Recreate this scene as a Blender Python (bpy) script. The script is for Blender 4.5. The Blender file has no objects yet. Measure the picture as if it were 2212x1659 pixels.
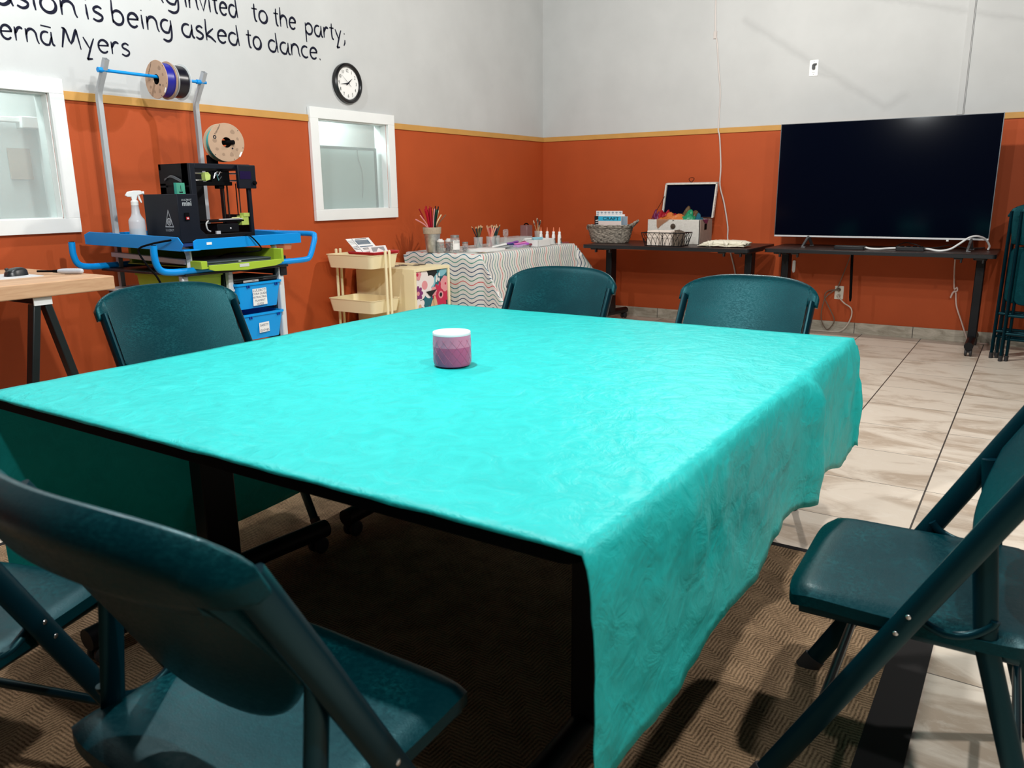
import bpy, math, random
from mathutils import Vector, Matrix, noise
random.seed(11)
sc = bpy.context.scene
COL = sc.collection
PI = math.pi

# ------------------------------------------------------------------ camera
def look(yaw, pitch, roll):
    f = Vector((math.sin(yaw)*math.cos(pitch), math.cos(yaw)*math.cos(pitch), -math.sin(pitch)))
    r = Vector((math.cos(yaw), -math.sin(yaw), 0.0))
    u = r.cross(f)
    r2 = r*math.cos(roll) + u*math.sin(roll)
    u2 = -r*math.sin(roll) + u*math.cos(roll)
    return Matrix(((r2.x, u2.x, -f.x), (r2.y, u2.y, -f.y), (r2.z, u2.z, -f.z)))
cam = bpy.data.cameras.new('camera')
cam.sensor_fit = 'HORIZONTAL'; cam.sensor_width = 36.0
cam.lens = 1715.78/2212*36.0
cam.clip_start = 0.02
cam.dof.use_dof = True; cam.dof.focus_distance = 3.6; cam.dof.aperture_fstop = 7.0
co = bpy.data.objects.new('camera', cam); COL.objects.link(co)
co.matrix_world = Matrix.Translation((4.42064, -7.36194, 1.225)) @ look(-0.581503, 0.236140, -0.011195).to_4x4()
sc.camera = co

# ------------------------------------------------------------------ world, lights, exposure
sc.view_settings.view_transform = 'Standard'
sc.view_settings.look = 'None'
sc.view_settings.gamma = 1.0
sc.view_settings.use_curve_mapping = False
sc.view_settings.exposure = 0.0
w = bpy.data.worlds.new('world'); sc.world = w; w.use_nodes = True
w.node_tree.nodes['Background'].inputs[0].default_value = (0.62, 0.78, 0.80, 1)
w.node_tree.nodes['Background'].inputs[1].default_value = 0.045
def lamp(name, loc, power, color=(1, 1, 1), radius=0.05):
    l = bpy.data.lights.new(name, 'POINT'); l.energy = power; l.color = color; l.shadow_soft_size = radius
    o = bpy.data.objects.new(name, l); COL.objects.link(o); o.location = loc
    return o
lamp('ceiling_lamp', (2.7, -2.4, 3.1), 195, (1.0, 0.96, 0.90), 0.05)
lamp('ceiling_lamp', (1.05, -5.3, 3.3), 120, (0.97, 0.99, 1.0), 0.05)
lamp('ceiling_lamp', (4.75, -6.15, 3.2), 185, (1.0, 0.97, 0.92), 0.06)
lamp('ceiling_lamp', (3.75, -7.2, 3.2), 65, (0.97, 1.0, 1.0), 0.06)
lamp('hanging_lamp', (2.9, -5.75, 2.38), 130, (0.98, 1.0, 1.0), 0.035)
lamp('hanging_lamp', (5.2, -4.65, 2.3), 95, (1.0, 0.98, 0.95), 0.04)
lamp('next_room_lamp', (-0.30, -2.70, 1.95), 22, (0.93, 1.0, 1.0), 0.05)
lamp('next_room_lamp', (-0.28, -5.3, 2.2), 30, (0.96, 1.0, 1.0), 0.05)

# ------------------------------------------------------------------ materials
def nt(name):
    m = bpy.data.materials.new(name); m.use_nodes = True
    t = m.node_tree
    return m, t, t.nodes, t.links, t.nodes['Principled BSDF']
def node(t, typ, **kw):
    n = t.nodes.new(typ)
    for k, v in kw.items(): setattr(n, k, v)
    return n
def setv(n, i, v): n.inputs[i].default_value = v
def math_(t, op, a, b=None, c=None):
    n = t.nodes.new('ShaderNodeMath'); n.operation = op
    for i, x in enumerate((a, b, c)):
        if x is None: continue
        if isinstance(x, (int, float)): n.inputs[i].default_value = x
        else: t.links.new(x, n.inputs[i])
    return n.outputs[0]
def mixc(t, fac, a, b):
    n = t.nodes.new('ShaderNodeMix'); n.data_type = 'RGBA'
    for i, x in ((0, fac), (6, a), (7, b)):
        if isinstance(x, (int, float)): n.inputs[i].default_value = x
        elif isinstance(x, (tuple, list)): n.inputs[i].default_value = (*x[:3], 1)
        else: t.links.new(x, n.inputs[i])
    return n.outputs[2]
def objco(t):
    return t.nodes.new('ShaderNodeTexCoord').outputs['Object']
def noise_(t, vec, scale, detail=3, rough=0.55, dist=0.0):
    n = t.nodes.new('ShaderNodeTexNoise'); setv(n, 'Scale', scale); setv(n, 'Detail', detail); setv(n, 'Roughness', rough); setv(n, 'Distortion', dist)
    if vec is not None: t.links.new(vec, n.inputs['Vector'])
    return n.outputs['Fac']
def maprange(t, v, a, b, c=0.0, d=1.0):
    n = t.nodes.new('ShaderNodeMapRange')
    t.links.new(v, n.inputs[0])
    for i, x in zip((1, 2, 3, 4), (a, b, c, d)): n.inputs[i].default_value = x
    return n.outputs[0]
def bump_(t, p, h, strength=0.3, dist=0.002):
    n = t.nodes.new('ShaderNodeBump'); setv(n, 'Strength', strength); setv(n, 'Distance', dist)
    t.links.new(h, n.inputs['Height']); t.links.new(n.outputs[0], p.inputs['Normal'])
def vscale(t, vec, s):
    n = t.nodes.new('ShaderNodeVectorMath'); n.operation = 'MULTIPLY'
    t.links.new(vec, n.inputs[0]); n.inputs[1].default_value = s
    return n.outputs[0]
def M(name, col, rough=0.5, metal=0.0, bump=0.0, bscale=60, var=0.0, vsc=6, spec=0.5, trans=0.0, alpha=1.0, sub=0.0):
    m, t, N, L, p = nt(name)
    setv(p, 'Base Color', (*col, 1)); setv(p, 'Roughness', rough); setv(p, 'Metallic', metal)
    setv(p, 'Specular IOR Level', spec); setv(p, 'Transmission Weight', trans); setv(p, 'Alpha', alpha)
    c = None
    if var or bump: c = objco(t)
    if var:
        f = noise_(t, c, vsc, 4)
        f = maprange(t, f, 0.3, 0.7)
        L.new(mixc(t, f, [x*(1-var) for x in col], [min(1, x*(1+var)) for x in col]), p.inputs['Base Color'])
    if bump: bump_(t, p, noise_(t, c, bscale, 3), bump)
    return m
def thin(name, col, opacity, rough=0.1):            # clear or tinted thin plastic and glass
    m, t, N, L, p = nt(name)
    setv(p, 'Base Color', (*col, 1)); setv(p, 'Roughness', rough)
    tr = node(t, 'ShaderNodeBsdfTransparent'); setv(tr, 0, (min(1, col[0]+.1), min(1, col[1]+.1), min(1, col[2]+.1), 1))
    mx = node(t, 'ShaderNodeMixShader'); setv(mx, 0, opacity)
    L.new(tr.outputs[0], mx.inputs[1]); L.new(p.outputs[0], mx.inputs[2])
    L.new(mx.outputs[0], N['Material Output'].inputs[0])
    return m

white_paint = M('white_wall_paint', (0.53, 0.54, 0.535), 0.75, bump=0.25, bscale=55, var=0.05, vsc=2.2, spec=0.2)
orange_paint = M('orange_wall_paint', (0.43, 0.074, 0.017), 0.62, bump=0.22, bscale=70, var=0.05, vsc=3, spec=0.25)
trim_paint = M('ochre_trim_paint', (0.55, 0.29, 0.075), 0.55, var=0.06, spec=0.3)
frame_paint = M('white_gloss_paint', (0.82, 0.84, 0.83), 0.4, bump=0.08, bscale=20, var=0.02)
black_plastic = M('black_plastic', (0.008, 0.009, 0.011), 0.4)
black_metal = M('black_metal', (0.004, 0.0045, 0.006), 0.45, spec=0.25)
near_black = M('matt_black', (0.0025, 0.0025, 0.003), 0.8, spec=0.08)
white_plastic = M('white_plastic', (0.80, 0.81, 0.80), 0.4)
paper = M('white_paper', (0.85, 0.85, 0.83), 0.8, spec=0.1)
ink = M('black_ink', (0.010, 0.011, 0.02), 0.6, spec=0.2)
letter_black = M('black_vinyl_letters', (0.008, 0.009, 0.022), 0.6, spec=0.1)
chrome = M('brushed_steel', (0.62, 0.63, 0.64), 0.28, 1.0)
silver = M('silver_plastic', (0.72, 0.73, 0.74), 0.35, 0.4)
cart_white = M('white_enamel_tube', (0.66, 0.68, 0.69), 0.4, 0.0, var=0.03)
cart_blue = M('bright_blue_enamel', (0.0, 0.26, 0.70), 0.4, spec=0.3)
bin_blue = M('bright_blue_plastic', (0.0, 0.33, 0.82), 0.4, spec=0.3)
lime = M('lime_green_plastic', (0.36, 0.52, 0.035), 0.45)
cream = M('cream_enamel', (0.88, 0.77, 0.48), 0.45)
glass_clear = thin('clear_plastic', (0.85, 0.88, 0.88), 0.22, 0.08)
rubber = M('grey_rubber', (0.03, 0.03, 0.032), 0.7)
red_plastic = M('red_plastic', (0.45, 0.012, 0.02), 0.4)
galv = M('galvanized_steel', (0.55, 0.57, 0.57), 0.38, 0.85, var=0.25, vsc=30)
natural_wood = M('pale_wood', (0.60, 0.40, 0.22), 0.55, var=0.1, vsc=20)

def chair_plastic():
    m, t, N, L, p = nt('dark_teal_chair_plastic')
    c = objco(t)
    big = maprange(t, noise_(t, c, 7, 3), 0.42, 0.72)
    fine = maprange(t, noise_(t, vscale(t, c, (1.0, 1.0, 2.2)), 110, 4, 0.7), 0.42, 0.75)
    f = math_(t, 'MULTIPLY', big, fine)
    L.new(mixc(t, f, (0.0003, 0.021, 0.028), (0.0025, 0.066, 0.076)), p.inputs['Base Color'])
    L.new(maprange(t, fine, 0, 1, 0.34, 0.50), p.inputs['Roughness']); setv(p, 'Specular IOR Level', 0.20); setv(p, 'Specular Tint', (0.30, 0.92, 1.0, 1))
    bump_(t, p, noise_(t, c, 320, 2), 0.22, 0.0012)
    return m
chair_mat = chair_plastic()
chair_tube = M('dark_teal_enamel_tube', (0.0008, 0.014, 0.022), 0.32, spec=0.3)
chair_tube.node_tree.nodes['Principled BSDF'].inputs['Specular Tint'].default_value = (0.35, 0.92, 1.0, 1)

def tile_mat():
    m, t, N, L, p = nt('cream_slate_floor_tile')
    c = objco(t)
    s = node(t, 'ShaderNodeSeparateXYZ'); L.new(c, s.inputs[0])
    gx = math_(t, 'DIVIDE', math_(t, 'SUBTRACT', s.outputs[0], 3.2305), 0.4585)
    gy = math_(t, 'DIVIDE', math_(t, 'ADD', s.outputs[1], 0.996), 0.472)
    fx, fy = math_(t, 'FRACT', gx), math_(t, 'FRACT', gy)
    dx = math_(t, 'ABSOLUTE', math_(t, 'SUBTRACT', fx, 0.5)); dy = math_(t, 'ABSOLUTE', math_(t, 'SUBTRACT', fy, 0.5))
    g = math_(t, 'MAXIMUM', math_(t, 'GREATER_THAN', dx, 0.4925), math_(t, 'GREATER_THAN', dy, 0.4962))
    ids = node(t, 'ShaderNodeCombineXYZ')
    L.new(math_(t, 'FLOOR', gx), ids.inputs[0]); L.new(math_(t, 'FLOOR', gy), ids.inputs[1])
    wn = node(t, 'ShaderNodeTexWhiteNoise'); L.new(ids.outputs[0], wn.inputs['Vector'])
    off = node(t, 'ShaderNodeVectorMath', operation='SCALE'); L.new(wn.outputs['Color'], off.inputs[0]); off.inputs['Scale'].default_value = 7.0
    add = node(t, 'ShaderNodeVectorMath'); L.new(vscale(t, c, (1.3, 2.7, 1)), add.inputs[0]); L.new(off.outputs[0], add.inputs[1])
    n1 = noise_(t, add.outputs[0], 1.5, 6, 0.62, 0.8)
    n2 = noise_(t, add.outputs[0], 6.0, 5, 0.7, 1.2)
    base = mixc(t, maprange(t, n1, 0.38, 0.52), (0.52, 0.41, 0.31), (0.80, 0.70, 0.585))
    base = mixc(t, maprange(t, n2, 0.52, 0.75, 0.0, 0.55), base, (0.88, 0.81, 0.71))
    base = mixc(t, maprange(t, wn.outputs['Value'], 0, 1, 0.0, 0.18), base, (0.45, 0.36, 0.28))
    L.new(mixc(t, g, base, (0.075, 0.065, 0.055)), p.inputs['Base Color'])
    setv(p, 'Roughness', 0.38); setv(p, 'Specular IOR Level', 0.35)
    h = math_(t, 'SUBTRACT', math_(t, 'MULTIPLY', n2, 0.4), math_(t, 'MULTIPLY', g, 1.0))
    bump_(t, p, h, 0.35, 0.0025)
    return m
tile = tile_mat()
def base_tile():
    m, t, N, L, p = nt('skirting_tile')
    c = objco(t); s = node(t, 'ShaderNodeSeparateXYZ'); L.new(c, s.inputs[0])
    q = math_(t, 'ADD', s.outputs[0], s.outputs[1])
    fx = math_(t, 'FRACT', math_(t, 'DIVIDE', math_(t, 'SUBTRACT', q, 3.1515), 0.459))
    g = math_(t, 'GREATER_THAN', math_(t, 'ABSOLUTE', math_(t, 'SUBTRACT', fx, 0.5)), 0.4935)
    n1 = noise_(t, vscale(t, c, (1, 1, 3)), 5, 6, 0.65, 1.0)
    base = mixc(t, maprange(t, n1, 0.35, 0.65), (0.30, 0.265, 0.20), (0.55, 0.50, 0.41))
    L.new(mixc(t, g, base, (0.06, 0.05, 0.04)), p.inputs['Base Color']); setv(p, 'Roughness', 0.45)
    return m
skirting = base_tile()
def rug_mat():
    m, t, N, L, p = nt('brown_herringbone_carpet')
    c = objco(t); s = node(t, 'ShaderNodeSeparateXYZ'); L.new(c, s.inputs[0])
    wob = math_(t, 'MULTIPLY', math_(t, 'SUBTRACT', noise_(t, c, 22, 2), 0.5), 0.010)
    X = math_(t, 'ADD', s.outputs[0], wob); Y = math_(t, 'ADD', s.outputs[1], wob)
    k = math_(t, 'DIVIDE', math_(t, 'ADD', X, Y), 0.070)
    par = math_(t, 'SUBTRACT', math_(t, 'MULTIPLY', math_(t, 'GREATER_THAN', math_(t, 'FRACT', math_(t, 'MULTIPLY', k, 0.5)), 0.5), 2.0), 1.0)
    a = math_(t, 'ADD', math_(t, 'MULTIPLY', math_(t, 'SUBTRACT', X, Y), 1.0), math_(t, 'MULTIPLY', par, math_(t, 'MULTIPLY', math_(t, 'ADD', X, Y), 0.95)))
    st = math_(t, 'SINE', math_(t, 'MULTIPLY', a, 2*PI/0.019))
    yarn = noise_(t, c, 280, 3, 0.75)
    f = math_(t, 'ADD', math_(t, 'MULTIPLY', st, 0.19), yarn)
    f = math_(t, 'ADD', f, math_(t, 'MULTIPLY', math_(t, 'SUBTRACT', noise_(t, c, 12, 3), 0.5), 0.5))
    f = maprange(t, f, 0.15, 0.90)
    L.new(mixc(t, f, (0.070, 0.043, 0.024), (0.60, 0.40, 0.24)), p.inputs['Base Color'])
    setv(p, 'Roughness', 0.95); setv(p, 'Specular IOR Level', 0.1)
    bump_(t, p, f, 0.6, 0.004)
    return m
rug_m = rug_mat()
rug_edge = M('dark_carpet_binding', (0.012, 0.010, 0.010), 0.9)

def cloth_cyan():
    m, t, N, L, p = nt('turquoise_plastic_tablecloth')
    c = objco(t)
    n0 = noise_(t, c, 5, 3, 0.6, 1.0); n1 = noise_(t, c, 14, 4, 0.6, 1.4); n2 = noise_(t, vscale(t, c, (1, 1, 0.6)), 38, 3, 0.6, 0.6)
    h = math_(t, 'ADD', math_(t, 'MULTIPLY', n0, 1.0), math_(t, 'ADD', math_(t, 'MULTIPLY', n1, 0.55), math_(t, 'MULTIPLY', n2, 0.16)))
    L.new(mixc(t, maprange(t, n1, 0.3, 0.7), (0.016, 0.50, 0.485), (0.024, 0.60, 0.58)), p.inputs['Base Color'])
    setv(p, 'Roughness', 0.45); setv(p, 'Specular IOR Level', 0.2)
    bump_(t, p, h, 0.6, 0.016)
    tr = node(t, 'ShaderNodeBsdfTranslucent'); setv(tr, 0, (0.015, 0.62, 0.55, 1))
    mx = node(t, 'ShaderNodeMixShader'); setv(mx, 0, 0.22)
    L.new(p.outputs[0], mx.inputs[1]); L.new(tr.outputs[0], mx.inputs[2]); L.new(mx.outputs[0], N['Material Output'].inputs[0])
    return m
cyan = cloth_cyan()

def cloth_wavy():
    m, t, N, L, p = nt('wavy_striped_tablecloth')
    uv = node(t, 'ShaderNodeUVMap'); s = node(t, 'ShaderNodeSeparateXYZ'); L.new(uv.outputs[0], s.inputs[0])
    wv = math_(t, 'MULTIPLY', math_(t, 'SINE', math_(t, 'MULTIPLY', s.outputs[0], 2*PI/0.17)), 0.0155)
    q = math_(t, 'DIVIDE', math_(t, 'ADD', s.outputs[1], wv), 0.0345)
    fr = math_(t, 'FRACT', q)
    line = math_(t, 'LESS_THAN', math_(t, 'ABSOLUTE', math_(t, 'SUBTRACT', fr, 0.5)), 0.105)
    idx = math_(t, 'MODULO', math_(t, 'ADD', math_(t, 'FLOOR', q), 700), 7)
    cr = node(t, 'ShaderNodeValToRGB'); cr.color_ramp.interpolation = 'CONSTANT'
    cols = [(0.006, 0.03, 0.11), (0.012, 0.16, 0.24), (0.05, 0.28, 0.22), (0.012, 0.16, 0.24), (0.62, 0.10, 0.10), (0.03, 0.22, 0.15), (0.01, 0.10, 0.20)]
    e = cr.color_ramp.elements
    e[0].position = 0; e[0].color = (*cols[0], 1); e[1].position = 1/7; e[1].color = (*cols[1], 1)
    for i in range(2, 7):
        x = e.new(i/7); x.color = (*cols[i], 1)
    L.new(math_(t, 'DIVIDE', math_(t, 'ADD', idx, 0.5), 7), cr.inputs[0])
    L.new(mixc(t, line, (0.74, 0.73, 0.69), cr.outputs[0]), p.inputs['Base Color'])
    setv(p, 'Roughness', 0.8); setv(p, 'Specular IOR Level', 0.15)
    bump_(t, p, noise_(t, objco(t), 25, 3), 0.2, 0.006)
    return m
wavy = cloth_wavy()

def butcher():
    m, t, N, L, p = nt('maple_butcher_block')
    c = objco(t); s = node(t, 'ShaderNodeSeparateXYZ'); L.new(c, s.inputs[0])
    st = math_(t, 'FLOOR', math_(t, 'DIVIDE', s.outputs[0], 0.042))
    wn = node(t, 'ShaderNodeTexWhiteNoise', noise_dimensions='1D'); L.new(st, wn.inputs['W'])
    g = noise_(t, vscale(t, c, (14, 1.6, 14)), 4, 5, 0.6, 0.8)
    f = math_(t, 'ADD', math_(t, 'MULTIPLY', wn.outputs['Value'], 0.4), math_(t, 'MULTIPLY', g, 0.8))
    L.new(mixc(t, maprange(t, f, 0.2, 0.9), (0.44, 0.22, 0.11), (0.68, 0.44, 0.26)), p.inputs['Base Color'])
    setv(p, 'Roughness', 0.5)
    return m
maple = butcher()

def weave(name, dark, light, rows=False):
    m, t, N, L, p = nt(name)
    c = objco(t)
    s = node(t, 'ShaderNodeSeparateXYZ'); L.new(c, s.inputs[0])
    if rows:
        n = noise_(t, vscale(t, c, (1.0, 1.0, 5.0)), 42, 4, 0.6, 0.5)
        f = maprange(t, n, 0.36, 0.66)
    else:
        a = math_(t, 'ADD', s.outputs[0], s.outputs[2]); b = math_(t, 'SUBTRACT', s.outputs[0], s.outputs[2])
        k = math_(t, 'GREATER_THAN', math_(t, 'SINE', math_(t, 'MULTIPLY', a, 95)), 0)
        k2 = math_(t, 'GREATER_THAN', math_(t, 'SINE', math_(t, 'MULTIPLY', b, 95)), 0)
        q = math_(t, 'ABSOLUTE', math_(t, 'SUBTRACT', k, k2))
        n1 = math_(t, 'SINE', math_(t, 'MULTIPLY', a, 620)); n2 = math_(t, 'SINE', math_(t, 'MULTIPLY', b, 620))
        mixn = math_(t, 'ADD', math_(t, 'MULTIPLY', n1, q), math_(t, 'MULTIPLY', n2, math_(t, 'SUBTRACT', 1, q)))
        f = maprange(t, math_(t, 'ADD', mixn, math_(t, 'MULTIPLY', noise_(t, c, 60, 3), 1.5)), -0.6, 1.2)
    L.new(mixc(t, f, dark, light), p.inputs['Base Color']); setv(p, 'Roughness', 0.75)
    bump_(t, p, f, 0.5, 0.003)
    return m
willow = weave('grey_willow_weave', (0.030, 0.026, 0.020), (0.52, 0.46, 0.38), True)
whitewick = weave('whitewashed_wicker', (0.33, 0.30, 0.25), (0.80, 0.78, 0.73))

def screen_mat():
    m, t, N, L, p = nt('black_glossy_screen')
    setv(p, 'Base Color', (0.0008, 0.0016, 0.006, 1)); setv(p, 'Roughness', 0.10); setv(p, 'Specular IOR Level', 0.20)
    return m
screen = screen_mat()
def frosted():
    m, t, N, L, p = nt('frosted_glass')
    setv(p, 'Base Color', (0.62, 0.68, 0.67, 1)); setv(p, 'Roughness', 0.35)
    tr = node(t, 'ShaderNodeBsdfTransparent'); setv(tr, 0, (0.93, 0.97, 0.96, 1))
    mx = node(t, 'ShaderNodeMixShader'); setv(mx, 0, 0.30)
    L.new(tr.outputs[0], mx.inputs[1]); L.new(p.outputs[0], mx.inputs[2]); L.new(mx.outputs[0], N['Material Output'].inputs[0])
    return m
frost = frosted()

def shadow_streak_wall():           # back wall paint with faint slanting shadow streaks painted into the colour
    m = M('white_wall_paint_shadow_streaks', (0.53, 0.54, 0.535), 0.75, bump=0.25, bscale=55, var=0.05, vsc=2.2, spec=0.2)
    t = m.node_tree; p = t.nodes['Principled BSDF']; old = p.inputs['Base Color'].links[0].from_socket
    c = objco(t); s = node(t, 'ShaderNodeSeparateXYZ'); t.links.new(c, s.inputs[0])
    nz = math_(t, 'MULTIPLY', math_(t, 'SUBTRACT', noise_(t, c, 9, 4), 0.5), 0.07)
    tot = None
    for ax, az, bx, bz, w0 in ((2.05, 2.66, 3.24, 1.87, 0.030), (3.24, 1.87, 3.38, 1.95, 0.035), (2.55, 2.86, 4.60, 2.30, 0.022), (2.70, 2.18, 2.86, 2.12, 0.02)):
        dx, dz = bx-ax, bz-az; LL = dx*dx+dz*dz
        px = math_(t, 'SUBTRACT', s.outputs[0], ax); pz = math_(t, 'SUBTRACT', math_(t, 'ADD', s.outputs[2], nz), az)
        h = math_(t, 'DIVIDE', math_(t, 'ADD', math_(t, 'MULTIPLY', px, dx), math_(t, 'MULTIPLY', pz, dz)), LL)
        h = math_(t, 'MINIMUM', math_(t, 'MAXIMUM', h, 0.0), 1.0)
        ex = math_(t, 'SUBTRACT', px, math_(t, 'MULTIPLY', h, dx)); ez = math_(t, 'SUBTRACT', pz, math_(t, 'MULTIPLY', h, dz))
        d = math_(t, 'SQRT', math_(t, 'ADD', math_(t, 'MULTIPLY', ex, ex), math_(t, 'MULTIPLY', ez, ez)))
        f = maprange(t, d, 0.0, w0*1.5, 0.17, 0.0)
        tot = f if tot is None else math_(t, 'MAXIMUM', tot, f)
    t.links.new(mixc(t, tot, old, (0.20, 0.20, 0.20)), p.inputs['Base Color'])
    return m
shadow_streak_white = shadow_streak_wall()

# ------------------------------------------------------------------ mesh builder
SH = {}
class MB:
    def __init__(s): s.v, s.f, s.m, s.uv = [], [], [], None
    def add(s, vs, fs, m=0, fn=None):
        b = len(s.v)
        s.v += [fn(*p) if fn else tuple(p) for p in vs]
        s.f += [tuple(b+i for i in f) for f in fs]; s.m += [m]*len(fs)
    def box(s, x0, x1, y0, y1, z0, z1, m=0, fn=None):
        vs = [(x0, y0, z0), (x1, y0, z0), (x1, y1, z0), (x0, y1, z0), (x0, y0, z1), (x1, y0, z1), (x1, y1, z1), (x0, y1, z1)]
        s.add(vs, [(0, 3, 2, 1), (4, 5, 6, 7), (0, 1, 5, 4), (1, 2, 6, 5), (2, 3, 7, 6), (3, 0, 4, 7)], m, fn)
    def bar(s, p, q, a, b, up=(0, 0, 1), m=0, fn=None):
        p, q = Vector(p), Vector(q); d = (q-p).normalized(); up = Vector(up)
        if abs(d.dot(up)) > 0.99: up = Vector((1, 0, 0))
        x = d.cross(up).normalized()*a/2; y = d.cross(x).normalized()*b/2
        vs = [e+i*x+j*y for e in (p, q) for i, j in ((-1, -1), (1, -1), (1, 1), (-1, 1))]
        s.add(vs, [(0, 3, 2, 1), (4, 5, 6, 7), (0, 1, 5, 4), (1, 2, 6, 5), (2, 3, 7, 6), (3, 0, 4, 7)], m, fn)
    def tube(s, pts, r, n=10, m=0, r2=None, side=None, closed=False, fn=None):
        P = [Vector(p) for p in pts]; k = len(P); r2 = r2 or r
        ref = Vector(side) if side else None
        vs = []
        prev = None
        for i in range(k):
            a = P[(i-1) % k] if closed else P[max(i-1, 0)]; b = P[(i+1) % k] if closed else P[min(i+1, k-1)]
            d = (b-a).normalized()
            if ref is not None: x = (ref - d*ref.dot(d)).normalized()
            else:
                if prev is None: prev = Vector((0, 0, 1)) if abs(d.z) < 0.9 else Vector((1, 0, 0))
                x = (prev - d*prev.dot(d)).normalized(); prev = x
            y = d.cross(x)
            rr = r[i] if isinstance(r, (list, tuple)) else r
            rq = r2[i] if isinstance(r2, (list, tuple)) else r2
            vs += [P[i] + x*math.cos(2*PI*j/n)*rr + y*math.sin(2*PI*j/n)*rq for j in range(n)]
        fs = []
        for i in range(k if closed else k-1):
            o, q = i*n, ((i+1) % k)*n
            fs += [(o+j, o+(j+1) % n, q+(j+1) % n, q+j) for j in range(n)]
        if not closed: fs += [tuple(range(n-1, -1, -1)), tuple((k-1)*n+j for j in range(n))]
        s.add(vs, fs, m, fn)
    def lathe(s, prof, c=(0, 0, 0), n=24, m=0, fn=None, cap=True):
        vs = []
        for r, z in prof:
            vs += [(c[0]+r*math.cos(2*PI*j/n), c[1]+r*math.sin(2*PI*j/n), c[2]+z) for j in range(n)]
        k = len(prof); fs = []
        for i in range(k-1):
            o = i*n; fs += [(o+j, o+(j+1) % n, o+n+(j+1) % n, o+n+j) for j in range(n)]
        if cap:
            if prof[0][0] > 1e-5: fs.append(tuple(range(n-1, -1, -1)))
            if prof[-1][0] > 1e-5: fs.append(tuple((k-1)*n+j for j in range(n)))
        s.add(vs, fs, m, fn)
    def prism(s, poly, w0, w1, m=0, fn=None):         # (u, v) outline extruded along w
        n = len(poly)
        vs = [(u, v, w0) for u, v in poly] + [(u, v, w1) for u, v in poly]
        fs = [tuple(range(n-1, -1, -1)), tuple(range(n, 2*n))] + [(i, (i+1) % n, n+(i+1) % n, n+i) for i in range(n)]
        s.add(vs, fs, m, fn)
    def flat(s, poly, w, m=0, fn=None):
        s.add([(u, v, w) for u, v in poly], [tuple(range(len(poly)))], m, fn)
    def grid(s, P, m=0, closed=False, fn=None):       # P[i][j]
        a, b = len(P), len(P[0]); vs = [p for r in P for p in r]; fs = []
        for i in range(a-1 if not closed else a):
            i2 = (i+1) % a
            fs += [(i*b+j, i2*b+j, i2*b+j+1, i*b+j+1) for j in range(b-1)]
        s.add(vs, fs, m, fn)

def obj(name, mb, mats, parent=None, bevel=0.0, seg=2, smooth=True, angle=38, solid=0.0, sub=0):
    if not isinstance(mats, (list, tuple)): mats = [mats]
    sh = SH.get(parent, Vector((0, 0, 0))) if parent is not None else Vector((0, 0, 0))
    me = bpy.data.meshes.new(name)
    me.from_pydata([tuple(Vector(v)-sh) for v in mb.v], [], mb.f)
    for mt in mats: me.materials.append(mt)
    if len(mats) > 1: me.polygons.foreach_set('material_index', mb.m)
    if mb.uv:
        l = me.uv_layers.new(name='UVMap')
        for lp in me.loops: l.data[lp.index].uv = mb.uv[lp.vertex_index]
    me.validate(); me.update()
    if smooth:
        me.polygons.foreach_set('use_smooth', [True]*len(me.polygons))
        me.set_sharp_from_angle(angle=math.radians(angle))
    o = bpy.data.objects.new(name, me); COL.objects.link(o)
    if parent is not None: o.parent = parent; SH[o] = sh
    if bevel:
        b = o.modifiers.new('bevel', 'BEVEL'); b.width = bevel; b.segments = seg; b.limit_method = 'ANGLE'; b.angle_limit = math.radians(40)
    if solid:
        b = o.modifiers.new('solid', 'SOLIDIFY'); b.thickness = solid; b.offset = 0
    if sub:
        b = o.modifiers.new('sub', 'SUBSURF'); b.levels = sub; b.render_levels = sub
    return o
def tag(o, label, cat, group=None, kind=None):
    o['label'] = label; o['category'] = cat
    if group: o['group'] = group
    if kind: o['kind'] = kind
    return o
def thing(name, label, cat, loc=(0, 0, 0), rotz=0.0, group=None, world=True):
    o = bpy.data.objects.new(name, None); COL.objects.link(o)
    o.empty_display_size = 0.1
    o.location = loc; o.rotation_euler = (0, 0, rotz)
    SH[o] = Vector(loc) if world else Vector((0, 0, 0))
    return tag(o, label, cat, group)
def place(o, loc):      # a one-mesh thing built in world coordinates gets its origin at loc
    d = Vector(loc)
    if o.data.users == 1: o.data.transform(Matrix.Translation(-d))
    o.location = d
    return o
def struct(name, mb, mats, parent=None, **kw):
    o = obj(name, mb, mats, parent, **kw)
    if parent is None: o['kind'] = 'structure'
    return o
def dup(root, loc, rotz, label, group=None, rx=None):
    r = root.copy(); COL.objects.link(r); r.location = loc; r.rotation_euler = (rx or 0, 0, rotz)
    r['label'] = label
    if group: r['group'] = group
    for ch in list(root.children):
        c = ch.copy(); COL.objects.link(c); c.parent = r
        for g in ch.children:
            d = g.copy(); COL.objects.link(d); d.parent = c
    return r
def kid(o, label): o['label'] = label; return o
def rrect(w, h, r, n=5, cx=0, cy=0):
    out = []
    for sx, sy, a0 in ((1, 1, 0), (-1, 1, PI/2), (-1, -1, PI), (1, -1, 3*PI/2)):
        for i in range(n+1):
            a = a0 + PI/2*i/n
            out.append((cx+sx*(w/2-r)+r*math.cos(a), cy+sy*(h/2-r)+r*math.sin(a)))
    return out
def smoothp(pts, k=6):       # Catmull-Rom through the points
    P = [Vector(p) for p in pts]; out = []
    for i in range(len(P)-1):
        a, b, c, d = P[max(i-1, 0)], P[i], P[i+1], P[min(i+2, len(P)-1)]
        for j in range(k):
            t = j/k
            out.append(0.5*((2*b)+(c-a)*t+(2*a-5*b+4*c-d)*t*t+(3*b-a-3*c+d)*t**3))
    out.append(P[-1]); return out
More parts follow.
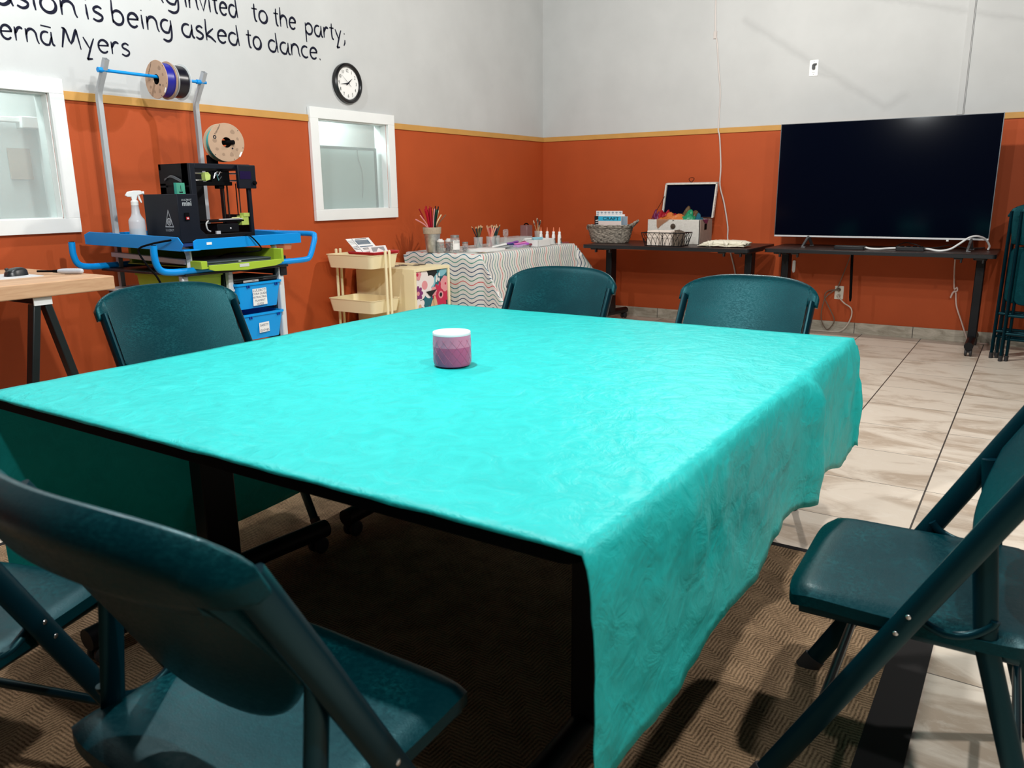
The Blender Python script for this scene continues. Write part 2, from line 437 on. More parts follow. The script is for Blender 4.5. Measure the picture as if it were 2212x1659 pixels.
def wallA(y, z, x=0.0): return lambda u, v, ww: (x+ww, y+u, z+v)       # left wall: right = +y, up = +z, out = +x
def wallB(x, z, y=0.0): return lambda u, v, ww: (x+u, y-ww, z+v)       # back wall: right = +x, up = +z, out = -y
def top(x, y, z, a=0.0):
    ca, sa = math.cos(a), math.sin(a)
    return lambda u, v, ww: (x+u*ca-v*sa, y+u*sa+v*ca, z+ww)
_tc = {}
def text(mb, s, size, fn, m=0, w=0.0008, align='CENTER', bold=0.0, sx=1.0):
    key = (s, align, bold)
    if key not in _tc:
        cu = bpy.data.curves.new('t', 'FONT'); cu.body = s; cu.size = 1.0; cu.align_x = align; cu.align_y = 'CENTER'; cu.offset = bold; cu.resolution_u = 3
        o = bpy.data.objects.new('t', cu); COL.objects.link(o)
        bpy.context.view_layer.update()
        me = bpy.data.meshes.new_from_object(o.evaluated_get(bpy.context.evaluated_depsgraph_get()))
        _tc[key] = ([tuple(v.co) for v in me.vertices], [tuple(p.vertices) for p in me.polygons])
        bpy.data.objects.remove(o); bpy.data.curves.remove(cu); bpy.data.meshes.remove(me)
    vs, fs = _tc[key]
    mb.add([(v[0]*size*sx, v[1]*size, w) for v in vs], fs, m, fn)
def ell(cx, cy, rx, ry, n=20, a=0.0):
    ca, sa = math.cos(a), math.sin(a)
    return [(cx+rx*math.cos(2*PI*i/n)*ca-ry*math.sin(2*PI*i/n)*sa, cy+rx*math.cos(2*PI*i/n)*sa+ry*math.sin(2*PI*i/n)*ca) for i in range(n)]
# ================================================================== the room
def build_room():
    mb = MB()
    H = 3.7; Y0 = -9.6
    w1 = (-5.765, -5.022); w2 = (-3.148, -2.412); za, zb = 1.118, 1.757
    mb.box(-.12, 0, Y0, 0.12, 0, za, 0)
    for a, b in ((Y0, w1[0]), (w1[1], w2[0]), (w2[1], 0.12)): mb.box(-.12, 0, a, b, za, zb, 0)
    mb.box(-.12, 0, Y0, 0.12, zb, H, 1)
    struct('wall_left', mb, [orange_paint, white_paint], smooth=False)
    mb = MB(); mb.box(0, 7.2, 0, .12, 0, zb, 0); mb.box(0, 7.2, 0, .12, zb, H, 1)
    struct('wall_back', mb, [orange_paint, shadow_streak_white], smooth=False)
    mb = MB(); mb.box(-.12, 7.2, Y0, .12, -.08, 0); struct('floor', mb, tile, smooth=False)
    for i, (a, b) in enumerate(((-9.5, -5.838), (-4.945, -3.224), (-2.334, -0.013))):
        mb = MB(); mb.box(0, .012, a, b, 1.731, 1.776); struct('trim_%d' % (i+1), mb, trim_paint, bevel=.002)
    mb = MB(); mb.box(0, 7.2, -.012, 0, 1.731, 1.776); struct('trim_4', mb, trim_paint, bevel=.002)
    mb = MB(); mb.box(.012, 7.2, -.011, 0, 0, .094); struct('baseboard_back', mb, skirting, bevel=.002)
    mb = MB(); mb.box(0, .011, -9.5, 0, 0, .094); struct('baseboard_left', mb, skirting, bevel=.002)
    # rooms beyond the two frosted windows
    mb = MB(); mb.box(-.52, -.47, -6.6, -1.7, .4, 2.9); struct('wall_beyond', mb, M('pale_green_white_paint', (.66, .70, .69), .8))
    for i, (ya, yb) in enumerate((( -5.838, -4.946), (-3.223, -2.335))):
        t = thing('window_%d' % (i+1), ('wide white framed frosted window cut off by the left edge of the photo', 'small white framed frosted window under the round clock')[i], 'window', (0, (ya+yb)/2, 1.04)); t['kind'] = 'structure'
        mb = MB(); z0, z1, f = 1.042, 1.832, .076
        mb.box(0, .028, ya, yb, z0, z0+f); mb.box(0, .028, ya, yb, z1-f, z1)
        obj('frame_rail', mb, frame_paint, t, bevel=.002)
        mb = MB(); mb.box(0, .0275, ya, ya+f, z0+f, z1-f); mb.box(0, .0275, yb-f, yb, z0+f, z1-f)
        obj('frame_stile', mb, frame_paint, t, bevel=.002)
        mb = MB(); a, b = ya+f, yb-f
        mb.box(-.119, -.001, a-.001, a+.004, z0+f, z1-f); mb.box(-.119, -.001, b-.004, b+.001, z0+f, z1-f)
        mb.box(-.119, -.001, a, b, z1-f-.004, z1-f+.001); mb.box(-.119, -.001, a, b, z0+f-.001, z0+f+.004)
        obj('jamb', mb, frame_paint, t)
        mb = MB(); mb.box(-.058, -.052, a+.003, b-.003, z0+f+.003, z1-f-.003); obj('pane', mb, frost, t)
    # what shows through the panes
    t = thing('backed_panel', 'pale grey green panel with dark edges seen through the frosted window under the clock', 'panel', (-.11, -2.76, 1.122))
    mb = MB(); mb.box(-.103, -.088, -3.09, -2.46, 1.122, 1.562); obj('sheet', mb, M('pale_sage_board', (.50, .58, .57), .7), t)
    mb = MB(); mb.box(-.110, -.080, -3.105, -2.445, 1.562, 1.58); mb.box(-.110, -.080, -3.105, -3.085, 1.122, 1.562); mb.box(-.110, -.080, -2.465, -2.445, 1.122, 1.562)
    obj('edging', mb, M('dark_slate_edging', (.03, .045, .05), .6), t)
    mb = MB(); mb.tube(smoothp([(-.079, -2.66, 1.575), (-.079, -2.655, 1.50), (-.079, -2.64, 1.46), (-.079, -2.62, 1.40), (-.079, -2.615, 1.30), (-.079, -2.63, 1.2)]), .003, 6)
    obj('cord', mb, M('grey_cord', (.25, .27, .27), .7), t)
    t = thing('conduit', 'white pipe with a square junction box behind the frosted pane at the left edge', 'pipe', (-.45, -5.1, 1.3))
    mb = MB(); mb.box(-.455, -.41, -5.9, -4.93, 1.635, 1.665); mb.box(-.455, -.41, -4.87, -4.84, .8, 1.64); obj('pipe', mb, white_plastic, t, bevel=.006)
    mb = MB(); mb.box(-.46, -.39, -4.975, -4.85, 1.605, 1.67); obj('junction_box', mb, frame_paint, t, bevel=.006)
    mb = MB(); mb.box(-.465, -.455, -5.04, -4.92, 1.33, 1.50)
    tag(place(obj('poster', mb, M('tan_poster_paper', (.45, .33, .25), .8)), (-.46, -4.98, 1.41)), 'blurred tan sheet behind the frosted pane at the left edge', 'poster')
build_room()
mb = MB()
mb.box(1.42, 4.215, -9.2, -4.70, .0005, .009, 0)
mb.box(1.395, 1.42, -9.2, -4.675, .0005, .010, 1); mb.box(4.215, 4.31, -9.2, -4.675, .0005, .010, 1); mb.box(1.42, 4.215, -4.70, -4.675, .0005, .010, 1)
tag(place(obj('area_rug', mb, [rug_m, rug_edge], smooth=False), (2.8, -6.9, .0005)), 'brown herringbone carpet with dark bound edge under the turquoise table', 'carpet')

# ------------------------------------------------------------------ the painted quotation
def arc(cx, cy, rx, ry, a0, a1, n=12):
    return [(cx+rx*math.cos(math.radians(a0+(a1-a0)*i/n)), cy+ry*math.sin(math.radians(a0+(a1-a0)*i/n))) for i in range(n+1)]
def bowl(cx=.42, r=.40): return arc(cx, .48, r, .50, 40, 400, 22)
G = {
 'a': (.95, [arc(.40, .46, .38, .48, 60, 300, 16)+[(.80, .62)], [(.80, .98), (.80, .30), (.86, .06), (1.0, -.02)]]),
 'b': (.92, [[(.06, 1.62), (.04, .9), (.05, .05)], arc(.40, .46, .38, .48, 150, -160, 18)]),
 'c': (.74, [arc(.42, .47, .39, .49, 55, 310, 16)]),
 'd': (1.0, [arc(.40, .46, .38, .48, 50, 310, 16)+[(.80, .55)], [(.74, 1.62), (.80, .8), (.90, -.02)]]),
 'e': (.84, [[(.06, .50), (.74, .58)]+arc(.42, .48, .36, .49, 15, 320, 18)]),
 'g': (.92, [arc(.40, .48, .38, .47, 60, 300, 16)+[(.78, .62)], [(.78, .98), (.80, .1), (.72, -.42), (.44, -.62), (.10, -.50)]]),
 'h': (.90, [[(.06, 1.62), (.04, .8), (.05, -.02)], [(.05, .55)]+arc(.42, .55, .34, .42, 150, 0, 10)+[(.78, .2), (.86, -.02)]]),
 'i': (.28, [[(.08, .98), (.10, .4), (.14, -.02)], [(.09, 1.34), (.11, 1.26)]]),
 'k': (.84, [[(.06, 1.62), (.05, .8), (.07, -.02)], [(.66, .98), (.10, .42), (.40, .28), (.82, -.06)]]),
 'l': (.28, [[(.06, 1.62), (.08, .7), (.12, -.02)]]),
 'n': (.92, [[(.04, .96), (.06, .5), (.06, -.02)], [(.07, .5)]+arc(.42, .52, .34, .45, 150, 0, 10)+[(.80, .2), (.90, -.04)]]),
 'o': (.92, [bowl()]),
 'p': (.94, [[(.04, .98), (.06, .2), (.09, -.72)], arc(.44, .48, .38, .48, 150, -160, 18)]),
 'r': (.62, [[(.04, .96), (.06, .5), (.06, -.02)], [(.06, .48), (.22, .84), (.42, .96), (.58, .86)]]),
 's': (.68, [[(.58, .86), (.36, .98), (.12, .82), (.14, .62), (.38, .50), (.58, .34), (.52, .10), (.28, -.02), (.02, .10)]]),
 't': (.56, [[(.26, 1.42), (.24, .7), (.30, .12), (.48, -.02)], [(.0, 1.0), (.52, 1.02)]]),
 'u': (.92, [[(.04, .98), (.05, .4), (.20, .04), (.44, .0), (.68, .2), (.76, .5)], [(.76, .98), (.78, .3), (.88, -.02)]]),
 'v': (.76, [[(.0, .98), (.34, .0), (.70, 1.0)]]),
 'y': (.84, [[(.0, .98), (.18, .60), (.38, .16)], [(.74, .98), (.48, .30), (.20, -.58), (.14, -.68), (.52, -.62)]]),
 'M': (1.36, [[(.0, -.04), (.26, 1.36), (.30, 1.40)], [(.10, 1.44), (.34, 1.30), (.62, .34), (1.02, 1.36), (1.08, 1.2), (1.26, -.02)]]),
 'x': (.95, [arc(.40, .46, .38, .48, 60, 300, 16)+[(.80, .62)], [(.80, .98), (.80, .30), (.86, .06), (1.0, -.02)], [(.10, 1.36), (.84, 1.30)]]),
 '.': (.26, [[(.08, .12), (.14, -.04)]]),
 ';': (.34, [[(.16, .78), (.20, .66)], [(.22, .16), (.20, -.14), (.06, -.40)]]),
}
def ribbon(mb, pts, wd, fn):
    P = [Vector((p[0], p[1], 0)) for p in pts]
    if len(P) > 3: P = smoothp(P, 3)
    n = len(P); L, Rr = [], []
    for i in range(n):
        d = (P[min(i+1, n-1)]-P[max(i-1, 0)]).normalized(); q = Vector((-d.y, d.x, 0))
        e = min(i, n-1-i)/max(1, n-1)
        k = wd*(.62+.5*min(1, e*5)) * (1+.18*d.y)
        L.append(P[i]+q*k/2); Rr.append(P[i]-q*k/2)
    vs = []
    for a, b in zip(L, Rr): vs += [(a.x, a.y, .0016), (b.x, b.y, .0016)]
    mb.add(vs, [(2*i, 2*i+1, 2*i+3, 2*i+2) for i in range(n-1)], 0, fn)
def word(mb, s, y0, y1, z, xh, wd):
    adv = [G[c][0] for c in s]; gap = .13
    tot = sum(adv)+gap*(len(s)-1); k = (y1-y0)/tot; x = 0.0
    for c, a in zip(s, adv):
        for st in G[c][1]:
            ribbon(mb, [((x+px)*k, py*xh) for px, py in st], wd, wallA(y0, z))
        x += a+gap
def build_quote():
    t = thing('wall_lettering', 'black handwritten style quotation lettered high on the white wall above the spools', 'lettering', (0, -4.1, 2.2))
    lines = ((.0138, .073, ((2.321, 'being', -4.62, -4.166), (2.323, 'invited', -4.135, -3.748), (2.325, 'to', -3.641, -3.51), (2.325, 'the', -3.462, -3.27), (2.312, 'party;', -3.19, -2.80))),
             (.0138, .074, ((2.158, 'lusion', -5.25, -4.80), (2.158, 'is', -4.757, -4.653), (2.158, 'being', -4.607, -4.232), (2.157, 'asked', -4.172, -3.752), (2.157, 'to', -3.702, -3.578), (2.157, 'dance.', -3.525, -3.055))),
             (.0112, .066, ((1.998, 'ernx', -5.207, -4.945), (1.998, 'Myers', -4.905, -4.52))))
    for wd, xh, ws in lines:
        for z, s, a, b in ws:
            mb = MB(); word(mb, s, a, b, z, xh, wd); obj('word', mb, letter_black, t)
build_quote()

# ------------------------------------------------------------------ wall clock, switch, conduit, cords
def build_clock():
    cy, cz = -2.822, 2.022
    t = thing('wall_clock', 'round black rimmed wall clock above the small window', 'clock', (0, cy, cz))
    F = wallA(cy, cz)
    fl = lambda x, y, z: F(x, y, z)
    mb = MB(); mb.lathe([(.120, .0), (.139, .0), (.142, .012), (.140, .030), (.131, .038), (.120, .036), (.113, .026), (.112, .018)], n=56, fn=fl, cap=False)
    obj('rim', mb, M('black_clock_rim', (.006, .006, .007), .3), t)
    mb = MB(); mb.lathe([(.0001, .017), (.113, .017)], n=56, fn=fl, cap=False)
    obj('dial', mb, M('white_clock_dial', (.84, .84, .82), .5), t)
    mb = MB()
    for h in range(1, 13):
        a = PI/2-h*PI/6
        text(mb, str(h), .034, lambda u, v, ww, a=a: F(u+.088*math.cos(a), v+.088*math.sin(a), ww), w=.0185, sx=.82)
    for k in range(60):
        a = k*PI/30
        mb.flat([(math.cos(a+d)*r, math.sin(a+d)*r) for d, r in ((-.006, .106), (-.006, .109), (.006, .109), (.006, .106))][::-1], .0183, fn=F)
    obj('numerals', mb, M('clock_numeral_ink', (.03, .03, .032), .6), t)
    def hand(name, deg, ln, wd, w_, back=.02, mt=ink):
        a = PI/2-math.radians(deg); mb = MB(); ca, sa = math.cos(a), math.sin(a)
        poly = [(-back, wd*.7), (-back, -wd*.7), (.0, -wd), (ln*.35, -wd*.8), (ln, -wd*.12), (ln, wd*.12), (ln*.35, wd*.8), (0, wd)]
        mb.prism([(x*ca-y*sa, x*sa+y*ca) for x, y in poly], w_, w_+.0012, fn=F)
        return obj(name, mb, mt, t)
    hand('hour_hand', 52, .058, .005, .021); hand('minute_hand', 262, .078, .0045, .0235, .012); hand('second_hand', 309, .082, .0011, .026, .034)
build_clock()
def build_switch():
    t = thing('wall_switch', 'white wall plate with a black knob high on the white back wall', 'switch', (2.66, 0, 2.219))
    F = wallB(2.66, 2.219)
    mb = MB(); mb.prism(rrect(.072, .128, .006), 0, .006, fn=F); obj('plate', mb, white_plastic, t, bevel=.0015)
    mb = MB(); mb.prism(rrect(.024, .040, .008, cy=.008), .006, .022, fn=F); mb.prism([(.0, .018), (.022, .024), (.024, .034), (-.004, .032)], .008, .026, fn=F); obj('knob', mb, black_plastic, t, bevel=.001)
    gs = M('grey_screw', (.3, .3, .3), .4)
    for d in (.052, -.052):
        mb = MB(); mb.lathe([(.0001, .0072), (.0034, .0066), (.0036, .006)], n=10, cap=False, fn=lambda x, y, z, d=d: F(x, y+d, z)); obj('screw', mb, gs, t)
    mb = MB(); mb.box(-.012, .012, -.036, -.033, .006, .0065, fn=F); obj('mark', mb, gs, t)
build_switch()
mb = MB(); mb.box(3.768, 3.806, -.014, 0, 1.78, 3.3); mb.box(3.762, 3.769, -.008, 0, 1.78, 3.3); mb.box(3.806, 3.813, -.008, 0, 1.78, 3.3)
tag(place(obj('cable_raceway', mb, white_paint, bevel=.002), (3.79, 0, 1.78)), 'white painted cable channel running up the wall above the television', 'cable channel')
mb = MB(); mb.tube(smoothp([(1.782, -.006, 3.2), (1.782, -.006, 2.86), (1.791, -.006, 2.61), (1.812, -.006, 2.50), (1.837, -.007, 2.28), (1.862, -.006, 2.08), (1.861, -.006, 1.82), (1.864, -.018, 1.755), (1.880, -.016, 1.69), (1.902, -.012, 1.44), (1.906, -.02, 1.27), (1.954, -.02, 1.107), (1.996, -.012, .897), (2.0, -.010, .79), (2.04, -.008, .64), (2.09, -.008, .46), (2.12, -.01, .2), (2.14, -.016, .02)], 5), .0065, 8)
mb.box(1.778, 1.806, -.016, 0, 2.54, 2.60)
tag(place(obj('hanging_cable', mb, M('pinkish_white_cord', (.58, .53, .50), .5)), (1.9, -.01, 1.3)), 'thin pale cord hanging down the back wall past the open chest lid', 'cord')
def build_outlet():
    t = thing('wall_outlet', 'cream wall outlet with two plugs under the television table', 'outlet', (3.012, 0, .347))
    F = wallB(3.012, .347)
    mb = MB(); mb.prism(rrect(.073, .116, .006), 0, .006, fn=F); obj('plate', mb, M('cream_outlet_plate', (.66, .62, .52), .5), t, bevel=.0015)
    for s in (1, -1):
        mb = MB(); mb.prism(rrect(.034, .030, .012, cy=s*.026), .006, .008, fn=F); obj('socket', mb, M('cream_socket', (.58, .54, .45), .5), t)
build_outlet()
def cordthing(name, pts, r, mt, label, extra=None, k=6):
    mb = MB(); mb.tube(smoothp(pts, k), r, 8)
    if extra: extra(mb)
    return tag(place(obj(name, mb, mt), pts[0]), label, 'cord')
cordthing('electrical_cable', [(3.11, -.10, .735), (3.085, -.05, .66), (3.012, -.04, .42), (3.0, -.035, .385), (2.95, -.05, .345), (2.905, -.06, .28), (2.89, -.05, .12), (2.94, -.05, .025), (2.985, -.05, .06), (3.0, -.05, .115), (2.965, -.05, .19), (2.905, -.045, .30), (2.925, -.04, .36), (3.008, -.03, .375)], .0045, M('brown_cord', (.16, .11, .075), .5),
          'thin brown power cord looping below the outlet', lambda mb: mb.lathe([(.0001, 0), (.015, .002), (.013, .020), (.006, .032)], n=12, fn=lambda x, y, z: (3.012+x, -.009-z, .373+y)))
cordthing('extension_cable', [(3.012, -.03, .322), (3.02, -.045, .312), (3.07, -.05, .265), (3.13, -.05, .222), (3.137, -.05, .15), (3.10, -.05, .06), (3.05, -.06, .016), (2.98, -.07, .012), (2.85, -.08, .012), (2.70, -.10, .012), (2.60, -.12, .012)], .0055, M('offwhite_cord', (.62, .54, .45), .5),
          'pale extension cord dropping from the outlet and running along the skirting', lambda mb: mb.lathe([(.0001, 0), (.014, .002), (.013, .018), (.006, .028)], n=12, fn=lambda x, y, z: (3.012+x, -.009-z, .321+y)))
cordthing('knotted_cable', [(3.86, -.06, .752), (3.873, -.05, .70), (3.877, -.04, .60), (3.888, -.04, .47), (3.895, -.04, .43), (3.912, -.045, .445), (3.915, -.05, .418), (3.89, -.052, .405), (3.875, -.05, .36), (3.885, -.05, .40), (3.905, -.04, .41), (3.922, -.04, .30), (3.964, -.04, .19), (4.01, -.05, .08), (4.05, -.06, .018), (4.18, -.08, .012)], .0058, M('pink_white_cord', (.66, .50, .44), .5),
          'knotted pale cord hanging from the right end of the television table')
# ================================================================== flip top tables on castors
table_edge = M('black_table_edge', (.006, .008, .010), .35)
def table_top_mat():
    return M('dark_brown_laminate', (.034, .017, .014), .42, var=.3, vsc=8, spec=.4)
laminate = table_top_mat()
def flip_table(label, x0, x1, y0, y1, zt, posts, loc, group=None, clips=True, zb=0.0, topm=None):
    t = thing('folding_table', label, 'table', loc, group=group)
    mb = MB(); mb.prism(rrect(x1-x0, y1-y0, .03, cx=(x0+x1)/2, cy=(y0+y1)/2), zt-.004, zt, 0)
    mb.prism(rrect(x1-x0, y1-y0, .03, cx=(x0+x1)/2, cy=(y0+y1)/2), zt-.032, zt-.004, 1)
    obj('tabletop', mb, [topm or laminate, topm or table_edge], t, bevel=.003)
    ym = (y0+y1)/2; hw = (y1-y0)/2-.04
    for px in posts:
        mb = MB(); mb.box(px-.03, px+.03, ym-.055, ym+.055, .09+zb, zt-.05); mb.box(px-.045, px+.045, ym-hw*.7, ym+hw*.7, zt-.055, zt-.032)
        obj('leg', mb, black_metal, t, bevel=.006)
        mb = MB(); mb.tube([(px, ym-hw, .078+zb), (px, ym-hw*.5, .088+zb), (px, ym, .094+zb), (px, ym+hw*.5, .088+zb), (px, ym+hw, .078+zb)], .031, 14)
        ft = obj('foot', mb, black_metal, t)
        for s in (-1, 1):
            mb = MB(); yy = ym+s*(hw-.035)
            for d in (-.016, .016): mb.lathe([(.0001, -.009), (.024, -.009), (.029, -.005), (.029, .005), (.024, .009), (.0001, .009)], n=18, fn=lambda x, y, z, d=d: (px+d+z, yy+x, .030+y+zb))
            mb.tube([(px, yy, .03+zb), (px, yy, .075+zb)], .008, 8); mb.box(px-.011, px+.011, yy-.014, yy+.014, .028+zb, .056+zb)
            obj('castor', mb, rubber, ft)
    if clips:
        for px in (x0+.10, x1-.10, x0+.24, x1-.24):
            for yy in (y0+.05,):
                mb = MB(); mb.box(px-.03, px+.03, yy-.02, yy+.02, zt-.046, zt-.032); mb.box(px+.012, px+.026, yy-.018, yy+.018, zt-.07, zt-.04)
                obj('latch', mb, black_plastic, t, bevel=.004)
    return t
flip_table('dark table against the back wall holding the wicker baskets and open chest', .93, 2.46, -.86, -.10, .76, (1.04, 2.36), (1.7, -.48, 0))
tvt = flip_table('dark table on castors under the large television', 2.535, 4.18, -.70, -.04, .76, (2.64, 4.075), (3.36, -.37, 0))
flip_table('black table under the near half of the turquoise cloth', 2.215, 3.925, -6.448, -5.515, .737, (2.44, 3.72), (3.07, -5.98, .009), clips=False, zb=.009, topm=near_black)
flip_table('black table under the far half of the turquoise cloth', 2.215, 3.925, -5.495, -4.555, .737, (2.44, 3.72), (3.07, -5.02, .009), clips=False, zb=.009, topm=near_black)
mb = MB(); mb.tube([(3.148, -.32, .728), (3.165, -.32, .345)], .011, 10); mb.lathe([(.010, 0), (.008, -.02), (.003, -.03)], c=(3.165, -.32, .345), n=10)
tag(place(obj('hanging_rod', mb, near_black), (3.15, -.32, .728)), 'thin black rod hanging under the television table beside the outlet', 'rod')
mb = MB(); mb.prism(rrect(.026, .095, .008), 0, .012, fn=wallB(2.614, .565)); mb.prism([(-.012, -.045), (.012, -.045), (.008, -.058), (-.004, -.062)], 0, .010, fn=wallB(2.614, .565))
tag(place(obj('wall_tag', mb, paper), (2.614, 0, .565)), 'small white strip on the orange wall beside the television table leg', 'tag')

# ------------------------------------------------------------------ turquoise table cloth
def drape(x0, x1, y0, y1, z, dl, dr, df, db, step, fn, flare=.42, fold=None):
    """cloth over a table top: flat inside, hanging outside, coned at the corners"""
    us = []; u = x0-dl
    def axis(a, b, lo, hi):
        pts = [a-lo+i*lo/max(1, round(lo/step)) for i in range(max(1, round(lo/step)))] if lo > .001 else []
        n = max(2, round((b-a)/step)); pts += [a+(b-a)*i/n for i in range(n+1)]
        if hi > .001:
            k = max(1, round(hi/step)); pts += [b+hi*(i+1)/k for i in range(k)]
        return pts
    U, V = axis(x0, x1, dl, dr), axis(y0, y1, df, db)
    P = []; uv = []
    for u in U:
        row = []
        for v in V:
            a = u-x1 if u > x1 else (x0-u if u < x0 else 0.0); sa = 1 if u > x1 else -1
            b = v-y1 if v > y1 else (y0-v if v < y0 else 0.0); sb = 1 if v > y1 else -1
            cx, cy = min(max(u, x0), x1), min(max(v, y0), y1)
            h = math.hypot(a, b)
            if h < 1e-6: p = Vector((cx, cy, z))
            else:
                th = math.atan2(b, a); o = flare*h*(math.sin(2*th)**2)+.012*min(1, h/.03)
                fx, fy, dz = math.cos(th), math.sin(th), math.sqrt(max(h*h-(flare*h*(math.sin(2*th)**2))**2, 0))
                if fold is not None and sa > 0 and sb < 0 and a > 0 and b > 0:      # corner folded over towards the front
                    ph = fold*min(th, PI/2-th); o = h*math.sin(ph)+.012*min(1, h/.03); dz = h*math.cos(ph)
                    fx, fy = (.93, .36) if th > PI/4 else (.99, .02+.34*max(0, (th-PI/8)/(PI/8)))
                elif a > 0 and b > 0: dz = min(dz, max(a, b)+.05*min(a, b))
                p = Vector((cx+sa*fx*o, cy+sb*fy*o, z-dz))
            row.append(fn(p, u, v, a*sa, b*sb)); uv.append((u, v))
        P.append(row)
    mb = MB(); mb.grid(P); mb.uv = uv
    return mb
def turq(p, u, v, a, b):
    n = noise.noise
    if a == 0 and b == 0:
        edge = min(v+6.455, 1)
        return p+Vector((0, 0, .0016*n((u*3.1, v*3.1, 0))+.0010*n((u*9, v*9, 3))+.0016+.0012*max(0, 1-edge/.08)*n((u*14, 0, 2))))
    q = p.copy(); d = max(abs(a), abs(b))
    k = min(1, d/.06)
    if a > 0:
        hem = 1+(.12 if b == 0 else .12*max(0, 1-abs(b)/.1))*0+.05*math.sin(v*5.2+.6)+.04*math.sin(v*13.1)+.18*max(0, 1-(v+6.455)/.55)
        q.z = .7415-(.7415-q.z)*hem
        q.x += k*(.012*n((v*2.6, a*4, 1.3))+.008*n((v*7, a*6, 5))+.0055*n((v*13, a*11, 2))+.006*(abs(n((v*9+a*7, a*9-v*4, 11)))-.25)+.003*n((v*27, a*24, 6))) + .035*d
        q.x += .035*math.exp(-((v+5.18)/.06)**2)*k
    elif a < 0:
        bulge = math.exp(-((v+5.70)/.34)**4)*math.exp(-((q.z-.42)/.24)**2)*.11
        q.x += bulge+k*(.006*n((v*3, a*4, 9)))
        q.z -= .02*math.sin(v*4)*d
    if b < 0: q.z += .004*n((u*11, 0, 4)); q.y -= .002
    if b > 0: q.y += k*(.004*n((u*6, b*4, 7))); q.z += .02*math.sin(u*7)*d
    return q
mb = drape(2.20, 3.94, -6.455, -4.545, .7385, .60, .365, .005, .20, .022, turq, flare=.10)
tag(place(obj('tablecloth', mb, cyan, angle=180, solid=.0012), (3.07, -5.5, .7385)), 'turquoise cloth spread over the large table in front, hanging down on its right', 'tablecloth')

# ------------------------------------------------------------------ candle
def build_candle():
    cx, cy, z = 3.043, -5.578, .7425
    t = thing('candle', 'pink candle in a short glass jar on the turquoise cloth', 'candle', (cx, cy, z))
    mb = MB(); mb.lathe([(.045, .0), (.052, .004), (.0545, .012), (.0545, .058)], (cx, cy, z), 40, 0, cap=False); mb.lathe([(.0545, .058), (.0545, .0915)], (cx, cy, z), 40, 1, cap=False)
    obj('jar', mb, [thin('deep_pink_glass', (.66, .09, .22), .96, .2), thin('light_pink_glass', (.88, .24, .38), .95, .2)], t)
    mb = MB(); mb.lathe([(.0546, .091), (.0546, .0975), (.0535, .099), (.0525, .0975), (.0525, .080)], (cx, cy, z), 40, cap=False)
    obj('rim', mb, M('white_glass_rim', (.86, .82, .85), .2), t)
    mb = MB(); mb.lathe([(.0522, .0965), (.0522, .060)], (cx, cy, z), 40, cap=False); mb.lathe([(.0522, .060), (.0001, .060)], (cx, cy, z), 40, cap=False)
    obj('liner', mb, M('white_inner_glass', (.86, .82, .86), .3), t)
    mb = MB(); mb.lathe([(.044, .005), (.0515, .010), (.0515, .056), (.0001, .057)], (cx, cy, z), 40); obj('wax', mb, M('magenta_wax', (.50, .045, .17), .5), t)
    mb = MB()
    for k in range(14):
        for s in (-1, 1):
            pts = [(cx+.0549*math.cos(k*2*PI/14+s*j*.11), cy+.0549*math.sin(k*2*PI/14+s*j*.11), z+.012+j*.0076) for j in range(10)]
            mb.tube(pts, .00025, 4)
    obj('lattice', mb, M('pale_pink_print', (.62, .14, .26), .4), t)
build_candle()

